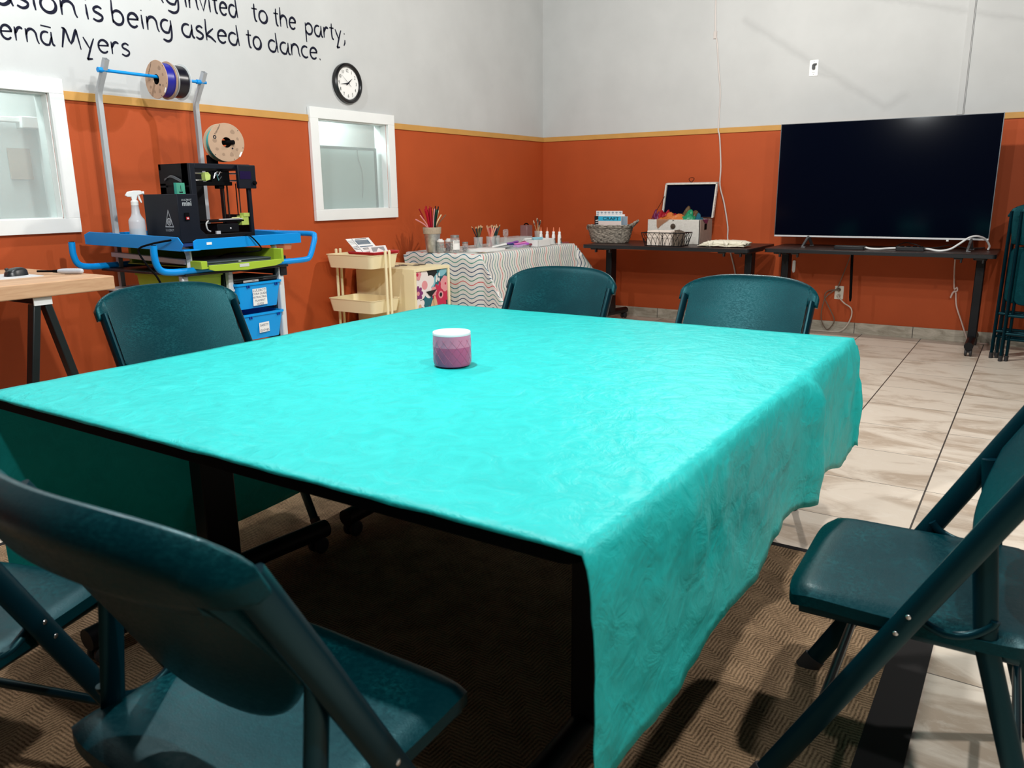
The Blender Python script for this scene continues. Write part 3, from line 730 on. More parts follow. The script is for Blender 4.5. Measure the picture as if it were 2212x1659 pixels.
# ------------------------------------------------------------------ folding chairs
def make_chair():
    t = thing('folding_chair', '', 'chair', (0, 0, 0), world=False)
    # seat slab with rounded corners and a rolled front
    mb = MB(); nx, ny = 22, 20; hw, y0, y1 = .232, -.215, .218
    def ring(off, zf):
        P = []
        for j in range(ny+1):
            v = -1+2*j/ny; row = []
            for i in range(nx+1):
                u = -1+2*i/nx
                sx = u*math.sqrt(1-.10*v*v*abs(v)**4); sy = v*math.sqrt(1-.16*u*u*abs(u)**4)
                y = (y0+y1)/2+sy*(y1-y0)/2*1.0; x = sx*hw*(1.0-.03*v)
                e = max(abs(u), abs(v)); dz = -.010*max(0, (e-.86)/.14)**2
                z = .458+dz-.010*math.exp(-(u*u+v*v*.8)*1.6)-.010*max(0, (v-.7)/.3)**2
                row.append((x, y, zf(z, e)))
            P.append(row)
        return P
    A = ring(0, lambda z, e: z); B = ring(0, lambda z, e: z-.030+.008*max(0, (e-.86)/.14))
    mb.grid(A); mb.grid([r[::-1] for r in B])
    def loop(P): return P[0]+[r[-1] for r in P[1:]]+P[-1][-2::-1]+[r[0] for r in P[-2:0:-1]]
    la, lb = loop(A), loop(B); n = len(la)
    mb.add(la+lb, [(i, n+i, n+(i+1) % n, (i+1) % n) for i in range(n)])
    obj('seat', mb, chair_mat, t, angle=60)
    # moulded backrest: a dished panel between the tubes with a wide cap over their ends
    mb = MB(); mb2 = MB()
    def ztop(x): return .832+.074*max(0.0, 1-(abs(x)/.2655)**3.0)**.5
    def zbot(x): return .808 if abs(x) > .2255 else .530+.125*(abs(x)/.2255)**3.2
    def yc(x, z): return -.012-.547*(z-.46)-.050*(1-(x/.2655)**2)
    def sm(a, b, q): q = max(0, min(1, (q-a)/(b-a))); return q*q*(3-2*q)
    xs = [-.2655, -.264, -.26, -.25, -.238, -.2262, -.2255, -.222, -.21]+[-.19+.38*i/18 for i in range(19)]+[.21, .222, .2255, .2262, .238, .25, .26, .264, .2655]
    nv = 26; Fr, Bk = [], []
    for x in xs:
        za, zb = zbot(x), ztop(x); f, b = [], []
        for j in range(nv+1):
            q = j/nv; q = .5-.5*math.cos(q*PI); z = za+(zb-za)*q
            d = min((z-za), (zb-z), (.2655-abs(x)) if abs(x) > .2256 else .05)
            k = sm(.785, .815, z); R = .012+.014*k
            rd = math.sqrt(max(0, 1-(1-min(1, d/R))**2)); tf = .0115*rd+.0008; tb = (.010+.030*k)*rd+.0008
            y = yc(x, z)
            f.append((x, y+tf*.88, z+tf*.48)); b.append((x, y-tb*.88, z-tb*.48))
        Fr.append(f); Bk.append(b)
    mb.grid([r[::-1] for r in Fr]); mb.grid(Bk)
    la, lb = loop(Fr), loop(Bk); n = len(la)
    mb.add(la+lb, [(i, (i+1) % n, n+(i+1) % n, n+i) for i in range(n)])
    obj('backrest', mb, chair_mat, t, angle=50)
    for s in (-1, 1):
        X = s*.2435
        mb = MB(); mb.tube([(X, .232, .012), (X, .105, .245), (X, -.018, .47), (X, -.13, .675), (X, -.2135, .823)], .0115, 14, r2=.0235, side=(1, 0, 0))
        l = obj('leg', mb, chair_tube, t)
        mb = MB(); mb.tube([(X, .240, .0), (X, .218, .04)], .0145, 12, r2=.027, side=(1, 0, 0)); obj('foot_cap', mb, rubber, l)
        mb = MB(); x2 = s*.2225
        mb.tube([(x2, -.262, .012), (x2, -.20, .22), (x2, -.135, .44), (x2, -.112, .645)], .010, 12, r2=.020, side=(1, 0, 0))
        l = obj('leg', mb, chair_tube, t)
        mb = MB(); mb.tube([(x2, -.266, .0), (x2, -.255, .04)], .013, 12, r2=.023, side=(1, 0, 0)); obj('foot_cap', mb, rubber, l)
        mb = MB(); x3 = s*.228; mb.tube(smoothp([(x3, -.012, .474), (x3, -.03, .455), (x3, -.07, .440), (x3, -.11, .448), (x3, -.14, .475), (x3, -.145, .487)], 4), .0085, 10)
        obj('link', mb, chair_tube, t)
        mb = MB(); x4 = s*.205; mb.tube([(x4, .185, .418), (x4, -.19, .418)], .010, 10, r2=.017, side=(1, 0, 0)); obj('seat_rail', mb, chair_tube, t)
        mb = MB()
        for y, z in ((-.012, .468), (.006, .430)): mb.lathe([(.0001, .0125), (.004, .012), (.006, .010)], n=10, fn=lambda a, b, c, y=y, z=z: (X+s*c, y+a, z+b))
        obj('rivet', mb, chrome, t)
    mb = MB(); mb.tube([(-.236, .130, .20), (.236, .130, .20)], .010, 10); obj('crossbar', mb, chair_tube, t)
    mb = MB(); mb.tube([(-.207, -.213, .175), (.207, -.213, .175)], .009, 10); obj('crossbar', mb, chair_tube, t)
    return t
chair = make_chair()
GR = 'folding chairs set around the turquoise table'
chair['group'] = GR
def put(x, y, rz, label, first=False):
    if first: chair.location = (x, y, .010 if 1.4 < x < 4.25 and y < -4.7 else .0005); chair.rotation_euler = (0, 0, rz); chair['label'] = label; return chair
    return dup(chair, (x, y, .010 if 1.4 < x < 4.25 and y < -4.7 else .0005), rz, label, GR)
put(3.525, -6.665, math.radians(0), 'dark teal folding chair in the foreground with its back to the camera', True)
put(2.75, -6.81, math.radians(18), 'dark teal folding chair mostly cut off at the lower left edge of the photo')
put(4.285, -5.63, math.radians(91.5), 'dark teal folding chair seen side on at the right with shadow on the carpet')
put(2.026, -5.666, math.radians(-97.5), 'dark teal folding chair left of the turquoise table, before the blue cart')
put(2.70, -4.57, math.radians(181), 'dark teal folding chair behind the table in front of the wavy striped tablecloth')
put(3.51, -4.57, math.radians(179), 'dark teal folding chair behind the table in front of the two dark wall tables')

# folded chairs parked at the right
def make_folded():
    t = thing('folded_chair', '', 'chair', (0, 0, 0), world=False)
    mb = MB(); xs = [-.2655+.531*i/24 for i in range(25)]; Fr, Bk = [], []
    def ztop(x): return 1.035+.088*max(0.0, 1-(abs(x)/.2655)**3.0)**.5
    for x in xs:
        zb = ztop(x); za = .835-.02*(1-(x/.2655)**2) if abs(x) < .235 else 1.02; f, b = [], []
        for j in range(13):
            q = .5-.5*math.cos(j/12*PI); z = za+(zb-za)*q; d = min(z-za, zb-z)
            th = .014*math.sqrt(max(0, 1-(1-min(1, d/.014))**2))+.001; y = .03*(1-(x/.2655)**2)
            f.append((x, y-th, z)); b.append((x, y+th, z))
        Fr.append(f); Bk.append(b)
    mb.grid(Fr); mb.grid([r[::-1] for r in Bk])
    def loop(P): return P[0]+[r[-1] for r in P[1:]]+P[-1][-2::-1]+[r[0] for r in P[-2:0:-1]]
    la, lb = loop(Fr), loop(Bk); n = len(la); mb.add(la+lb, [(i, n+i, n+(i+1) % n, (i+1) % n) for i in range(n)])
    obj('backrest', mb, chair_mat, t, angle=50)
    mb = MB(); mb.prism(rrect(.43, .40, .05, cy=.61), -.012, .016, fn=lambda u, v, w_: (u, w_-.004, v)); obj('seat', mb, chair_mat, t, bevel=.008)
    for s in (-1, 1):
        mb = MB(); mb.tube([(s*.2435, 0, .012), (s*.2435, 0, .5), (s*.2435, 0, 1.06)], .0115, 12, r2=.0235, side=(1, 0, 0)); l = obj('leg', mb, chair_tube, t)
        mb = MB(); mb.tube([(s*.2435, 0, 0), (s*.2435, 0, .04)], .014, 12, r2=.027, side=(1, 0, 0)); obj('foot_cap', mb, rubber, l)
        mb = MB(); mb.tube([(s*.214, .03, .012), (s*.214, .03, .62)], .010, 12, r2=.020, side=(1, 0, 0)); l = obj('leg', mb, chair_tube, t)
        mb = MB(); mb.tube([(s*.214, .03, 0), (s*.214, .03, .04)], .013, 12, r2=.024, side=(1, 0, 0)); obj('foot_cap', mb, rubber, l)
    for z, y in ((.20, 0), (.33, 0), (.16, .03)):
        mb = MB(); mb.tube([(-.236, y, z), (.236, y, z)], .011, 10); obj('crossbar', mb, chair_tube, t)
    return t
fc = make_folded(); fc['group'] = 'folded chairs parked beside the television'
fc.location = (4.525, -.76, .0005); fc.rotation_euler = (math.radians(-3), 0, math.radians(-12)); fc['label'] = 'front folded dark teal chair standing beside the television table at the right edge'
dup(fc, (4.462, -.655, .0005), math.radians(-12), 'second folded dark teal chair standing just behind the front one', rx=math.radians(-3))
dup(fc, (4.49, -.545, .0005), math.radians(-12), 'rearmost folded dark teal chair nearest the orange wall', rx=math.radians(-3))

# ------------------------------------------------------------------ television
def build_tv():
    x0, x1, z0, z1, y = 2.517, 4.102, .838, 1.752, -.35
    t = thing('television', 'large black flat screen television standing on the wall table', 'television', (3.31, y, .7605))
    mb = MB(); mb.box(x0, x1, y+.004, y+.022, z0+.012, z1); mb.box(x0+.25, x1-.25, y+.022, y+.05, z0+.02, z0+.42); obj('back_shell', mb, black_plastic, t, bevel=.002)
    mb = MB(); mb.box(x0+.003, x1-.003, y, y+.0045, z0+.014, z1-.003); obj('screen', mb, screen, t)
    mb = MB(); mb.box(x0, x1, y-.004, y+.02, z0, z0+.014); obj('lower_bezel', mb, silver, t, bevel=.0015)
    mb = MB(); mb.box(x0-.002, x0+.003, y-.001, y+.02, z0, z1); mb.box(x1-.003, x1+.002, y-.001, y+.02, z0, z1); mb.box(x0, x1, y-.001, y+.02, z1-.003, z1+.001); obj('edge_strip', mb, M('dark_silver_edge', (.12, .13, .14), .35, .6), t)
    mb = MB(); mb.lathe([(.0001, 0), (.006, .001)], n=10, fn=lambda a, b, c: (3.83+a, y-.004-c, z0-.006+b)); mb.box(3.822, 3.838, y-.003, y+.015, z0-.012, z0); obj('standby_light', mb, white_plastic, t)
    for X in (2.80, 3.99):
        mb = MB(); mb.bar((X, y, z0+.004), (X-.008, y-.155, .766), .016, .020); mb.bar((X, y+.012, z0+.004), (X+.004, y+.125, .766), .020, .020); mb.box(X-.016, X+.016, y-.165, y-.135, .7605, .768); mb.box(X-.012, X+.02, y+.11, y+.14, .7605, .768)
        obj('leg', mb, M('grey_tv_leg', (.20, .205, .21), .35, .6), t, bevel=.002)
build_tv()
mb = MB(); mb.prism(rrect(.225, .11, .01, cx=3.165, cy=-.53), .7605, .787)
tag(place(obj('media_box', mb, black_plastic, bevel=.003), (3.165, -.53, .7605)), 'flat black media box on the television table, left of the power strip', 'electronics')
t = thing('power_strip', 'black power strip on the television table below the screen', 'power strip', (3.60, -.53, .7605))
mb = MB(); mb.prism(rrect(.20, .055, .008, cx=3.60, cy=-.53), .7605, .790); obj('body', mb, black_plastic, t, bevel=.003)
for k in range(4):
    mb = MB(); mb.box(3.53+k*.044, 3.555+k*.044, -.545, -.515, .790, .7955); obj('socket', mb, near_black, t)
cordthing('white_cable', [(3.28, -.52, .775), (3.32, -.53, .768), (3.38, -.51, .766), (3.43, -.48, .770), (3.47, -.47, .772), (3.52, -.46, .772), (3.60, -.46, .770), (3.71, -.50, .775), (3.80, -.54, .766), (3.87, -.53, .780), (3.92, -.50, .815), (3.98, -.46, .862), (4.03, -.42, .872), (4.08, -.36, .850), (4.11, -.31, .80), (4.105, -.29, .768)], .0075, white_plastic, 'white cable lying on the television table and arching up at its right end')
cordthing('grey_cable', [(3.45, -.16, .768), (3.52, -.2, .80), (3.6, -.24, .79), (3.66, -.20, .766), (3.75, -.18, .768), (3.85, -.2, .79), (3.95, -.18, .768), (4.08, -.2, .775)], .004, rubber, 'thin dark cable tangled behind the power strip')
# ================================================================== craft table with the wavy striped cloth
ZS = .762
t = thing('craft_table', 'folding table hidden under the wavy striped tablecloth', 'table', (.43, -1.52, 0))
mb = MB(); mb.box(.05, .79, -2.27, -.77, .725, .757); obj('tabletop', mb, M('grey_plastic_top', (.4, .4, .4), .6), t, bevel=.004)
for px in (.14, .68):
    for py in (-2.12, -.92):
        mb = MB(); mb.tube([(px, py, 0), (px, py, .726)], .014, 10); obj('leg', mb, rubber, t)
def striped(p, u, v, a, b):
    n = noise.noise; q = p.copy(); d = abs(a)+abs(b); k = min(1, d/.05)
    if a == 0 and b == 0: q.z += .0008*n((u*8, v*8, 0)); return q
    if b < 0 and a == 0: q.y += -.05*d + k*(.010*n((u*4, b*2, 3))+.006*math.sin(u*15+b*4))
    elif a > 0 and b == 0: q.x += .05*d + k*(.012*n((v*3.2, a*2, 8))+.006*n((v*9, a*3, 1)))
    elif a < 0: q.x = max(q.x, .022)
    else: q += Vector((.03*d, (-.03 if b < 0 else .03)*d, 0))
    q.x = max(q.x, .016)
    return q
mb = drape(.045, .795, -2.275, -.765, ZS-.0015, .02, .50, .50, .34, .020, striped, flare=.5, fold=.85)
tag(place(obj('tablecloth', mb, wavy, angle=180, solid=.0012), (.42, -1.52, ZS)), 'white tablecloth with wavy coloured lines on the craft table by the left wall', 'tablecloth')

# galvanized pot of pipe cleaners
def build_pot(cx, cy):
    t = thing('metal_pot', 'tall galvanized pot holding pipe cleaners', 'pot', (cx, cy, ZS))
    mb = MB(); mb.lathe([(.0001, .001), (.047, .001), (.050, .006), (.066, .150), (.063, .150), (.047, .008), (.0001, .006)], (cx, cy, ZS), 36, cap=False); obj('body', mb, galv, t)
    mb = MB(); mb.lathe([(.0665, .148), (.072, .150), (.075, .196), (.073, .200), (.069, .198), (.066, .150)], (cx, cy, ZS), 36, cap=False); obj('collar', mb, M('burlap_collar', (.40, .32, .23), .9, bump=.4, bscale=300, var=.15, vsc=120), t)
PX, PY = .30, -2.245
build_pot(PX, PY)
PCC = {'red': (.45, .012, .03), 'dark red': (.26, .008, .02), 'pink': (.75, .30, .30), 'orange': (.80, .22, .06), 'black': (.015, .015, .016), 'green': (.02, .12, .08), 'cream': (.80, .68, .42), 'brown': (.20, .10, .06)}
pcm = {k: M(k.replace(' ', '_')+'_chenille', c, .9, spec=.1) for k, c in PCC.items()}
seq = ['pink', 'pink', 'red', 'red', 'dark red', 'red', 'dark red', 'red', 'red', 'dark red', 'red', 'red', 'dark red', 'orange', 'pink', 'red', 'orange', 'black', 'green', 'black', 'green', 'black', 'cream', 'black', 'cream', 'brown', 'cream']
for i, k in enumerate(seq):
    q = i/(len(seq)-1); s = -1+2*q
    ang = random.uniform(-.5, .5)
    sp = (-.62 if i == 0 else -.42 if i == 1 else .45 if i >= len(seq)-2 else s*.30+random.uniform(-.05, .05))
    ln = random.uniform(.325, .365) if 1 < i < len(seq)-2 else .31
    dy = math.cos(ang)*.92; dx = math.sin(ang)*.5
    b0 = Vector((PX+random.uniform(-.02, .02), PY+s*.028+random.uniform(-.006, .006), ZS+.01))
    tip = b0+Vector((dx*.05+random.uniform(-.03, .03), sp*ln*.9, math.sqrt(max(.02, ln*ln-(sp*ln*.9)**2))))
    rim = PY+max(-.058, min(.058, s*.05))
    mid = Vector((PX+(tip.x-PX)*.4, rim, ZS+.19))
    mb = MB(); mb.tube(smoothp([b0, mid, tip], 4), .0050, 6)
    tag(place(obj('pipe_cleaner', mb, pcm[k]), b0), {'pink': 'pink', 'dark red': 'dark red'}.get(k, k)+' pipe cleaner standing in the tall metal pot', 'pipe cleaner', k+' pipe cleaners in the metal pot')

# jars
def jar(label, cx, cy, r, h, lidc, neck=.86):
    t = thing('glass_jar', label, 'jar', (cx, cy, ZS))
    mb = MB(); mb.lathe([(.0001, .001), (r*.92, .001), (r, .006), (r, h*.78), (r*neck, h*.86), (r*neck, h*.90)], (cx, cy, ZS), 24, cap=False)
    obj('glass', mb, thin('jar_glass', (.80, .84, .82), .25, .06), t)
    mb = MB(); mb.lathe([(r*neck+.001, h*.86), (r*neck+.003, h*.865), (r*neck+.003, h*.985), (r*neck, h), (.0001, h)], (cx, cy, ZS), 24, cap=False)
    if lidc[1]:
        for k in range(5): mb.lathe([(.0001, .012), (.006, .009), (.008, 0)], (cx+.012*math.cos(k*1.26), cy+.012*math.sin(k*1.26), ZS+h), 8, cap=False)
    obj('lid', mb, lidc[0], t)
    return t
def fill(name, label, cat, cx, cy, r, z0, z1, mats, n, kind, seed):
    rnd = random.Random(seed); mb = MB()
    for i in range(n):
        a, q = rnd.uniform(0, 2*PI), r*math.sqrt(rnd.random()); z = ZS+rnd.uniform(z0, z1); p = Vector((cx+q*math.cos(a), cy+q*math.sin(a), z)); mi = rnd.randrange(len(mats))
        if kind == 'bead': mb.lathe([(.0001, -.005), (.004, -.003), (.005, 0), (.004, .003), (.0001, .005)], tuple(p), 6, m=mi, cap=False)
        else:
            d = Vector((rnd.uniform(-1, 1), rnd.uniform(-1, 1), rnd.uniform(-1, 1))).normalized()*.012
            d = Vector((max(-r*.4, min(r*.4, d.x)), max(-r*.4, min(r*.4, d.y)), d.z)); mb.tube([p-d*.9, p+d*.9], .0016, 5, m=mi)
    tag(place(obj(name, mb, mats), (cx, cy, ZS+z0)), label, cat, kind='stuff')
wl = M('white_jar_lid', (.80, .80, .78), .4); tl = M('tin_jar_lid', (.45, .47, .46), .35, .8)
jar('small white lidded jar of grey clips right beside the metal pot', .392, -2.255, .031, .098, (wl, True))
fill('clips', 'grey metal clips inside the small jar beside the metal pot', 'clips', .392, -2.255, .024, .012, .068, [M('grey_clip', (.16, .18, .17), .5, .5), M('pale_clip', (.45, .47, .45), .5, .5)], 60, 'clip', 3)
jar('small white lidded jar of dark purple beads, second from the metal pot', .405, -2.165, .031, .098, (wl, True))
fill('beads', 'dark purple and pink beads inside the second jar from the metal pot', 'beads', .405, -2.165, .025, .010, .070, [M('plum_bead', (.12, .02, .05), .3), M('wine_bead', (.22, .03, .06), .3), M('pink_bead', (.7, .35, .42), .3)], 110, 'bead', 5)
jar('tallest glass jar with a tin lid and white label, full of pale confetti', .505, -2.215, .038, .140, (tl, False), .84)
fill('sequins', 'pale confetti filling the tallest glass jar', 'confetti', .505, -2.215, .030, .008, .105, [M('white_sequin', (.8, .8, .8), .3), M('grey_sequin', (.3, .3, .32), .3), M('lilac_sequin', (.55, .45, .55), .3)], 130, 'bead', 8)
jar('smallest glass jar of mixed dark trinkets, rightmost of the four jars', .535, -2.118, .024, .082, (tl, False))
fill('trinkets', 'mixed dark trinkets inside the smallest glass jar', 'trinkets', .535, -2.118, .018, .008, .050, [M('dark_trinket', (.05, .02, .03), .4), M('mauve_trinket', (.35, .16, .2), .4)], 40, 'bead', 9)
for o in list(COL.objects):
    if o.name.startswith('glass_jar') and o.get('label', '').startswith('tallest'):
        mb = MB(); cx, cy, r = .505, -2.215, .0385
        P = [[(cx+r*math.cos(a), cy+r*math.sin(a), ZS+z) for z in (.026, .098)] for a in [math.radians(-75+j*10) for j in range(12)]]
        mb.grid(P); lb = obj('label_sticker', mb, paper, o)
        mb = MB()
        for j, z in enumerate((.088, .078)):
            for k in range(9): mb.add([(cx+(r+.0004)*math.cos(a), cy+(r+.0004)*math.sin(a), ZS+zz) for a, zz in ((-1.1+k*.19, z), (-1.0+k*.19, z), (-1.0+k*.19, z+.005), (-1.1+k*.19, z+.005))], [(0, 1, 2, 3)])
        obj('print', mb, ink, lb)

# three clear cups of coloured pencils, a cup of brushes
PC = {'black': (.02, .02, .022), 'dark green': (.01, .09, .07), 'olive': (.16, .14, .05), 'brown': (.14, .07, .045), 'red': (.40, .03, .04), 'coral': (.75, .22, .16), 'salmon': (.78, .36, .26), 'navy': (.02, .04, .12), 'teal': (.01, .14, .15)}
pm = {k: M(k.replace(' ', '_')+'_pencil_paint', c, .4) for k, c in PC.items()}
def pencil(b0, tip, k, label, group):
    b0, tip = Vector(b0), Vector(tip); d = (tip-b0).normalized()
    mb = MB(); mb.tube([b0, tip-d*.020], .0052, 6, 0); mb.tube([tip-d*.020, tip-d*.004], [.0052, .0016], 6, 1); mb.tube([tip-d*.004, tip], [.0016, .0003], 6, 0)
    tag(place(obj('pencil', mb, [pm[k], natural_wood]), b0), label, 'pencil', group)
def cup(label, cx, cy, r, h):
    mb = MB(); mb.lathe([(.0001, .001), (r*.86, .001), (r*.88, .004), (r, h), (r*.97, h), (r*.85, .006), (.0001, .005)], (cx, cy, ZS), 26, cap=False)
    tag(place(obj('pencil_cup', mb, glass_clear), (cx, cy, ZS)), label, 'cup')
cups = (('clear cup of black and olive pencils, nearest the glass jars', .36, -1.69, ['black', 'black', 'dark green', 'olive', 'brown', 'black', 'brown', 'olive', 'black', 'brown', 'olive'], 'left'),
        ('clear cup of red and coral pencils, middle of the three pencil cups', .41, -1.575, ['salmon', 'coral', 'salmon', 'red', 'red', 'coral', 'salmon', 'red', 'coral', 'salmon'], 'mid'),
        ('clear cup of dark green and black pencils, rightmost of the three pencil cups', .36, -1.425, ['black', 'dark green', 'teal', 'navy', 'black', 'dark green', 'teal', 'black', 'navy', 'dark green'], 'right'))
for label, cx, cy, ks, w_ in cups:
    cup(label, cx, cy, .040, .095)
    nm = {'left': 'pencil in the clear cup nearest the glass jars', 'mid': 'pencil in the clear cup of red and coral pencils', 'right': 'pencil in the rightmost clear pencil cup'}[w_]
    for i, k in enumerate(ks):
        s = -1+2*i/(len(ks)-1); ang = random.uniform(-1, 1)
        if w_ == 'mid': s = (s if i % 2 else -s)*1.0
        dy = s*.070+random.uniform(-.006, .006); dx = ang*.018
        f = -.55 if w_ != 'right' else -.35
        b0 = (cx+dx*-.6, cy+max(-.028, min(.028, dy*f)), ZS+.008); tip = (cx+dx*1.4, cy+dy*(1.0 if w_ != 'right' else .75), ZS+.186+random.uniform(-.006, .012))
        pencil(b0, tip, k, k+' '+nm, k+' pencils in the '+w_.replace('mid', 'middle')+' cup')
cup('clear cup of paint brushes behind the glue bottles', .32, -.63, .037, .10)
bristle = M('pale_bristle', (.66, .52, .36), .8); dkb = M('dark_bristle', (.03, .025, .02), .8)
for i, (dy, dx, hh, bm) in enumerate(((-.085, .0, .200, bristle), (-.02, .01, .215, dkb), (.0, -.012, .222, bristle), (.022, .012, .195, dkb), (.045, .0, .200, bristle), (-.005, .02, .18, dkb))):
    b0 = Vector((.32-dx, -.63-dy*.25, ZS+.008)); tip = Vector((.32+dx, -.63+dy, ZS+hh)); d = (tip-b0).normalized()
    t = thing('paint_brush', ('wide pale bristled paint brush leaning left in the brush cup', 'dark bristled paint brush left of centre in the brush cup', 'tallest pale bristled paint brush in the brush cup', 'dark bristled paint brush right of centre in the brush cup', 'pale bristled paint brush leaning right in the brush cup', 'short dark bristled paint brush at the front of the brush cup')[i], 'paint brush', b0, group='paint brushes in the clear cup')
    mb = MB(); mb.tube([b0, tip-d*.045], .0036, 8); obj('handle', mb, natural_wood, t)
    mb = MB(); mb.tube([tip-d*.045, tip-d*.025], [.0045, .007], 8); obj('ferrule', mb, tl, t)
    mb = MB(); mb.tube([tip-d*.025, tip], [.008, .009 if i == 0 else .005], 8, r2=[.0045, .003]); obj('bristles', mb, bm, t)

# glue bottles
def glue(x, y, label):
    t = thing('glue_bottle', label, 'glue bottle', (x, y, ZS), group='white glue bottles on the craft table')
    mb = MB(); P = []
    for z, w1, w2 in ((.0005, .019, .012), (.004, .021, .014), (.065, .0212, .0142), (.085, .019, .013), (.096, .012, .011), (.100, .0105, .0105)):
        P.append([(x+math.cos(a)*w2, y+math.sin(a)*w1, ZS+z) for a in [2*PI*j/22 for j in range(23)]])
    mb.grid([r[::-1] for r in P]); mb.add(P[0][:-1], [tuple(range(21, -1, -1))]); obj('bottle', mb, white_plastic, t)
    mb = MB(); mb.lathe([(.0125, .098), (.0125, .112), (.010, .116), (.0001, .117)], (x, y, ZS), 16, cap=False); obj('collar', mb, white_plastic, t)
    mb = MB(); mb.lathe([(.0085, .114), (.006, .128), (.003, .152), (.0001, .154)], (x, y, ZS), 14, cap=False); obj('nozzle', mb, M('orange_nozzle', (.72, .20, .09), .45), t)
    mb = MB(); f = lambda u, v, ww: (x+.0146-abs(u)*.12+ww, y+u, ZS+v)
    mb.flat([(-.010, .018), (.016, .012), (.018, .050), (-.004, .058), (-.012, .040)], .0003, 0, f); mb.flat([(.0, .012), (.016, .010), (.016, .022), (.0, .026)], .0006, 1, f); mb.flat(ell(.004, .042, .006, .006, 12), .0006, 2, f)
    obj('label_sticker', mb, [M('dark_glue_label', (.03, .03, .035), .5), M('teal_glue_label', (.02, .22, .24), .5), M('orange_glue_label', (.6, .2, .08), .5)], t)
glue(.555, -.965, 'white glue bottle with orange nozzle, leftmost of four')
glue(.625, -.97, 'white glue bottle with orange nozzle, second from the left')
glue(.695, -.975, 'white glue bottle with orange nozzle, third from the left')
glue(.760, -.98, 'white glue bottle with orange nozzle, rightmost, by the table edge')

# white trays, wipes, paper, markers
def traybox(name, label, x0, x1, y0, y1, h, mt, cat='tray', wall=.004):
    mb = MB(); z = ZS+.0005
    mb.box(x0, x1, y0, y1, z, z+.004); mb.box(x0, x1, y0, y0+wall, z, z+h); mb.box(x0, x1, y1-wall, y1, z, z+h); mb.box(x0, x0+wall, y0, y1, z, z+h); mb.box(x1-wall, x1, y0, y1, z, z+h)
    return tag(place(obj(name, mb, mt, bevel=.0015), ((x0+x1)/2, (y0+y1)/2, ZS)), label, cat)
traybox('plastic_tray', 'white plastic tray of small tools at the front edge of the craft table', .60, .765, -1.36, -1.15, .055, white_plastic)
traybox('plastic_tray', 'white plastic tray behind the front tray, just left of the glue bottles', .56, .72, -1.135, -1.01, .058, white_plastic)
traybox('storage_box', 'low clear box behind the scattered markers', .30, .47, -1.34, -.98, .070, glass_clear, 'box', .003)
traybox('clear_tray', 'shallow clear tray of markers in the middle of the craft table', .48, .70, -1.62, -1.40, .030, glass_clear, 'tray', .003)
mb = MB(); mb.prism([(-.05, -.02), (.06, -.018), (.07, .01), (.03, .02), (-.04, .016)], 0, .014, fn=top(.68, -1.25, ZS+.056, 1.3)); mb.prism([(-.02, -.006), (.09, .0), (.088, .008), (-.022, .008)], .014, .022, fn=top(.67, -1.27, ZS+.056, 1.0))
tag(place(obj('wrapped_sponge', mb, M('pale_blue_wrapper', (.30, .60, .70), .5), bevel=.003), (.68, -1.25, ZS+.056)), 'pale blue packet lying on top of the front white tray', 'packet')
mb = MB(); mb.tube([(.62, -1.36, ZS+.062), (.64, -1.24, ZS+.064)], .010, 12); tag(place(obj('glue_stick', mb, white_plastic), (.62, -1.36, ZS+.062)), 'white glue stick lying on the rim of the front white tray', 'glue stick')
MC = [('navy', (.012, .016, .10)), ('navy', (.012, .016, .10)), ('black', (.012, .012, .014)), ('blue', (.02, .05, .22)), ('navy', (.012, .016, .10)), ('purple', (.20, .05, .30)), ('violet', (.42, .10, .50)), ('violet', (.42, .10, .50)), ('pink', (.65, .18, .45)), ('magenta', (.38, .02, .15)), ('dark red', (.20, .008, .03)), ('dark red', (.20, .008, .03)), ('grey', (.30, .32, .32)), ('white', (.75, .75, .73))]
mk = {}
for i, (nm, c) in enumerate(MC):
    if nm not in mk: mk[nm] = M(nm.replace(' ', '_')+'_marker_plastic', c, .35)
    lay = i // 7; y = -1.64+.033*(i % 7)+.010*lay+(.17 if i in (9, 10, 11) else 0)-(.03 if i in (12, 13) else 0)
    y = [-1.60, -1.575, -1.65, -1.55, -1.52, -1.53, -1.50, -1.475, -1.485, -1.43, -1.415, -1.44, -1.68, -1.69][i]
    x = [.60, .62, .57, .60, .62, .60, .66, .68, .66, .66, .69, .63, .60, .58][i]; zz = ZS+[.018, .020, .016, .030, .018, .042, .018, .020, .036, .018, .018, .034, .012, .028][i]
    a = [.5, .3, .9, .4, .2, .6, .45, .4, .5, .2, .1, .25, 1.0, .8][i]
    p = Vector((x, y, zz)); d = Vector((math.sin(a), math.cos(a), random.uniform(.05, .25)))*.065
    t = thing('marker', '%s marker in the loose pile beside the clear tray' % nm, 'marker', p, group=nm+' markers on the craft table')
    mb = MB(); mb.tube([p-d, p-d*.96, p+d*.2], [.006, .0088, .0088], 12); obj('barrel', mb, mk[nm], t)
    mb = MB(); mb.tube([p+d*.2, p+d*.95, p+d], [.0095, .0088, .005], 12); mb.bar(p+d*.3+Vector((0, 0, .0095)), p+d*.8+Vector((0, 0, .0095)), .004, .003); obj('cap', mb, mk[nm], t)
mb = MB(); mb.prism([(-.11, -.15), (.10, -.14), (.11, .14), (-.10, .15)], 0, .016, fn=top(.60, -1.98+.05, ZS+.0005, .05))
tag(place(obj('paper_pad', mb, paper, bevel=.001), (.60, -1.93, ZS)), 'thick white paper pad lying at the front edge of the craft table', 'paper pad')
mb = MB()
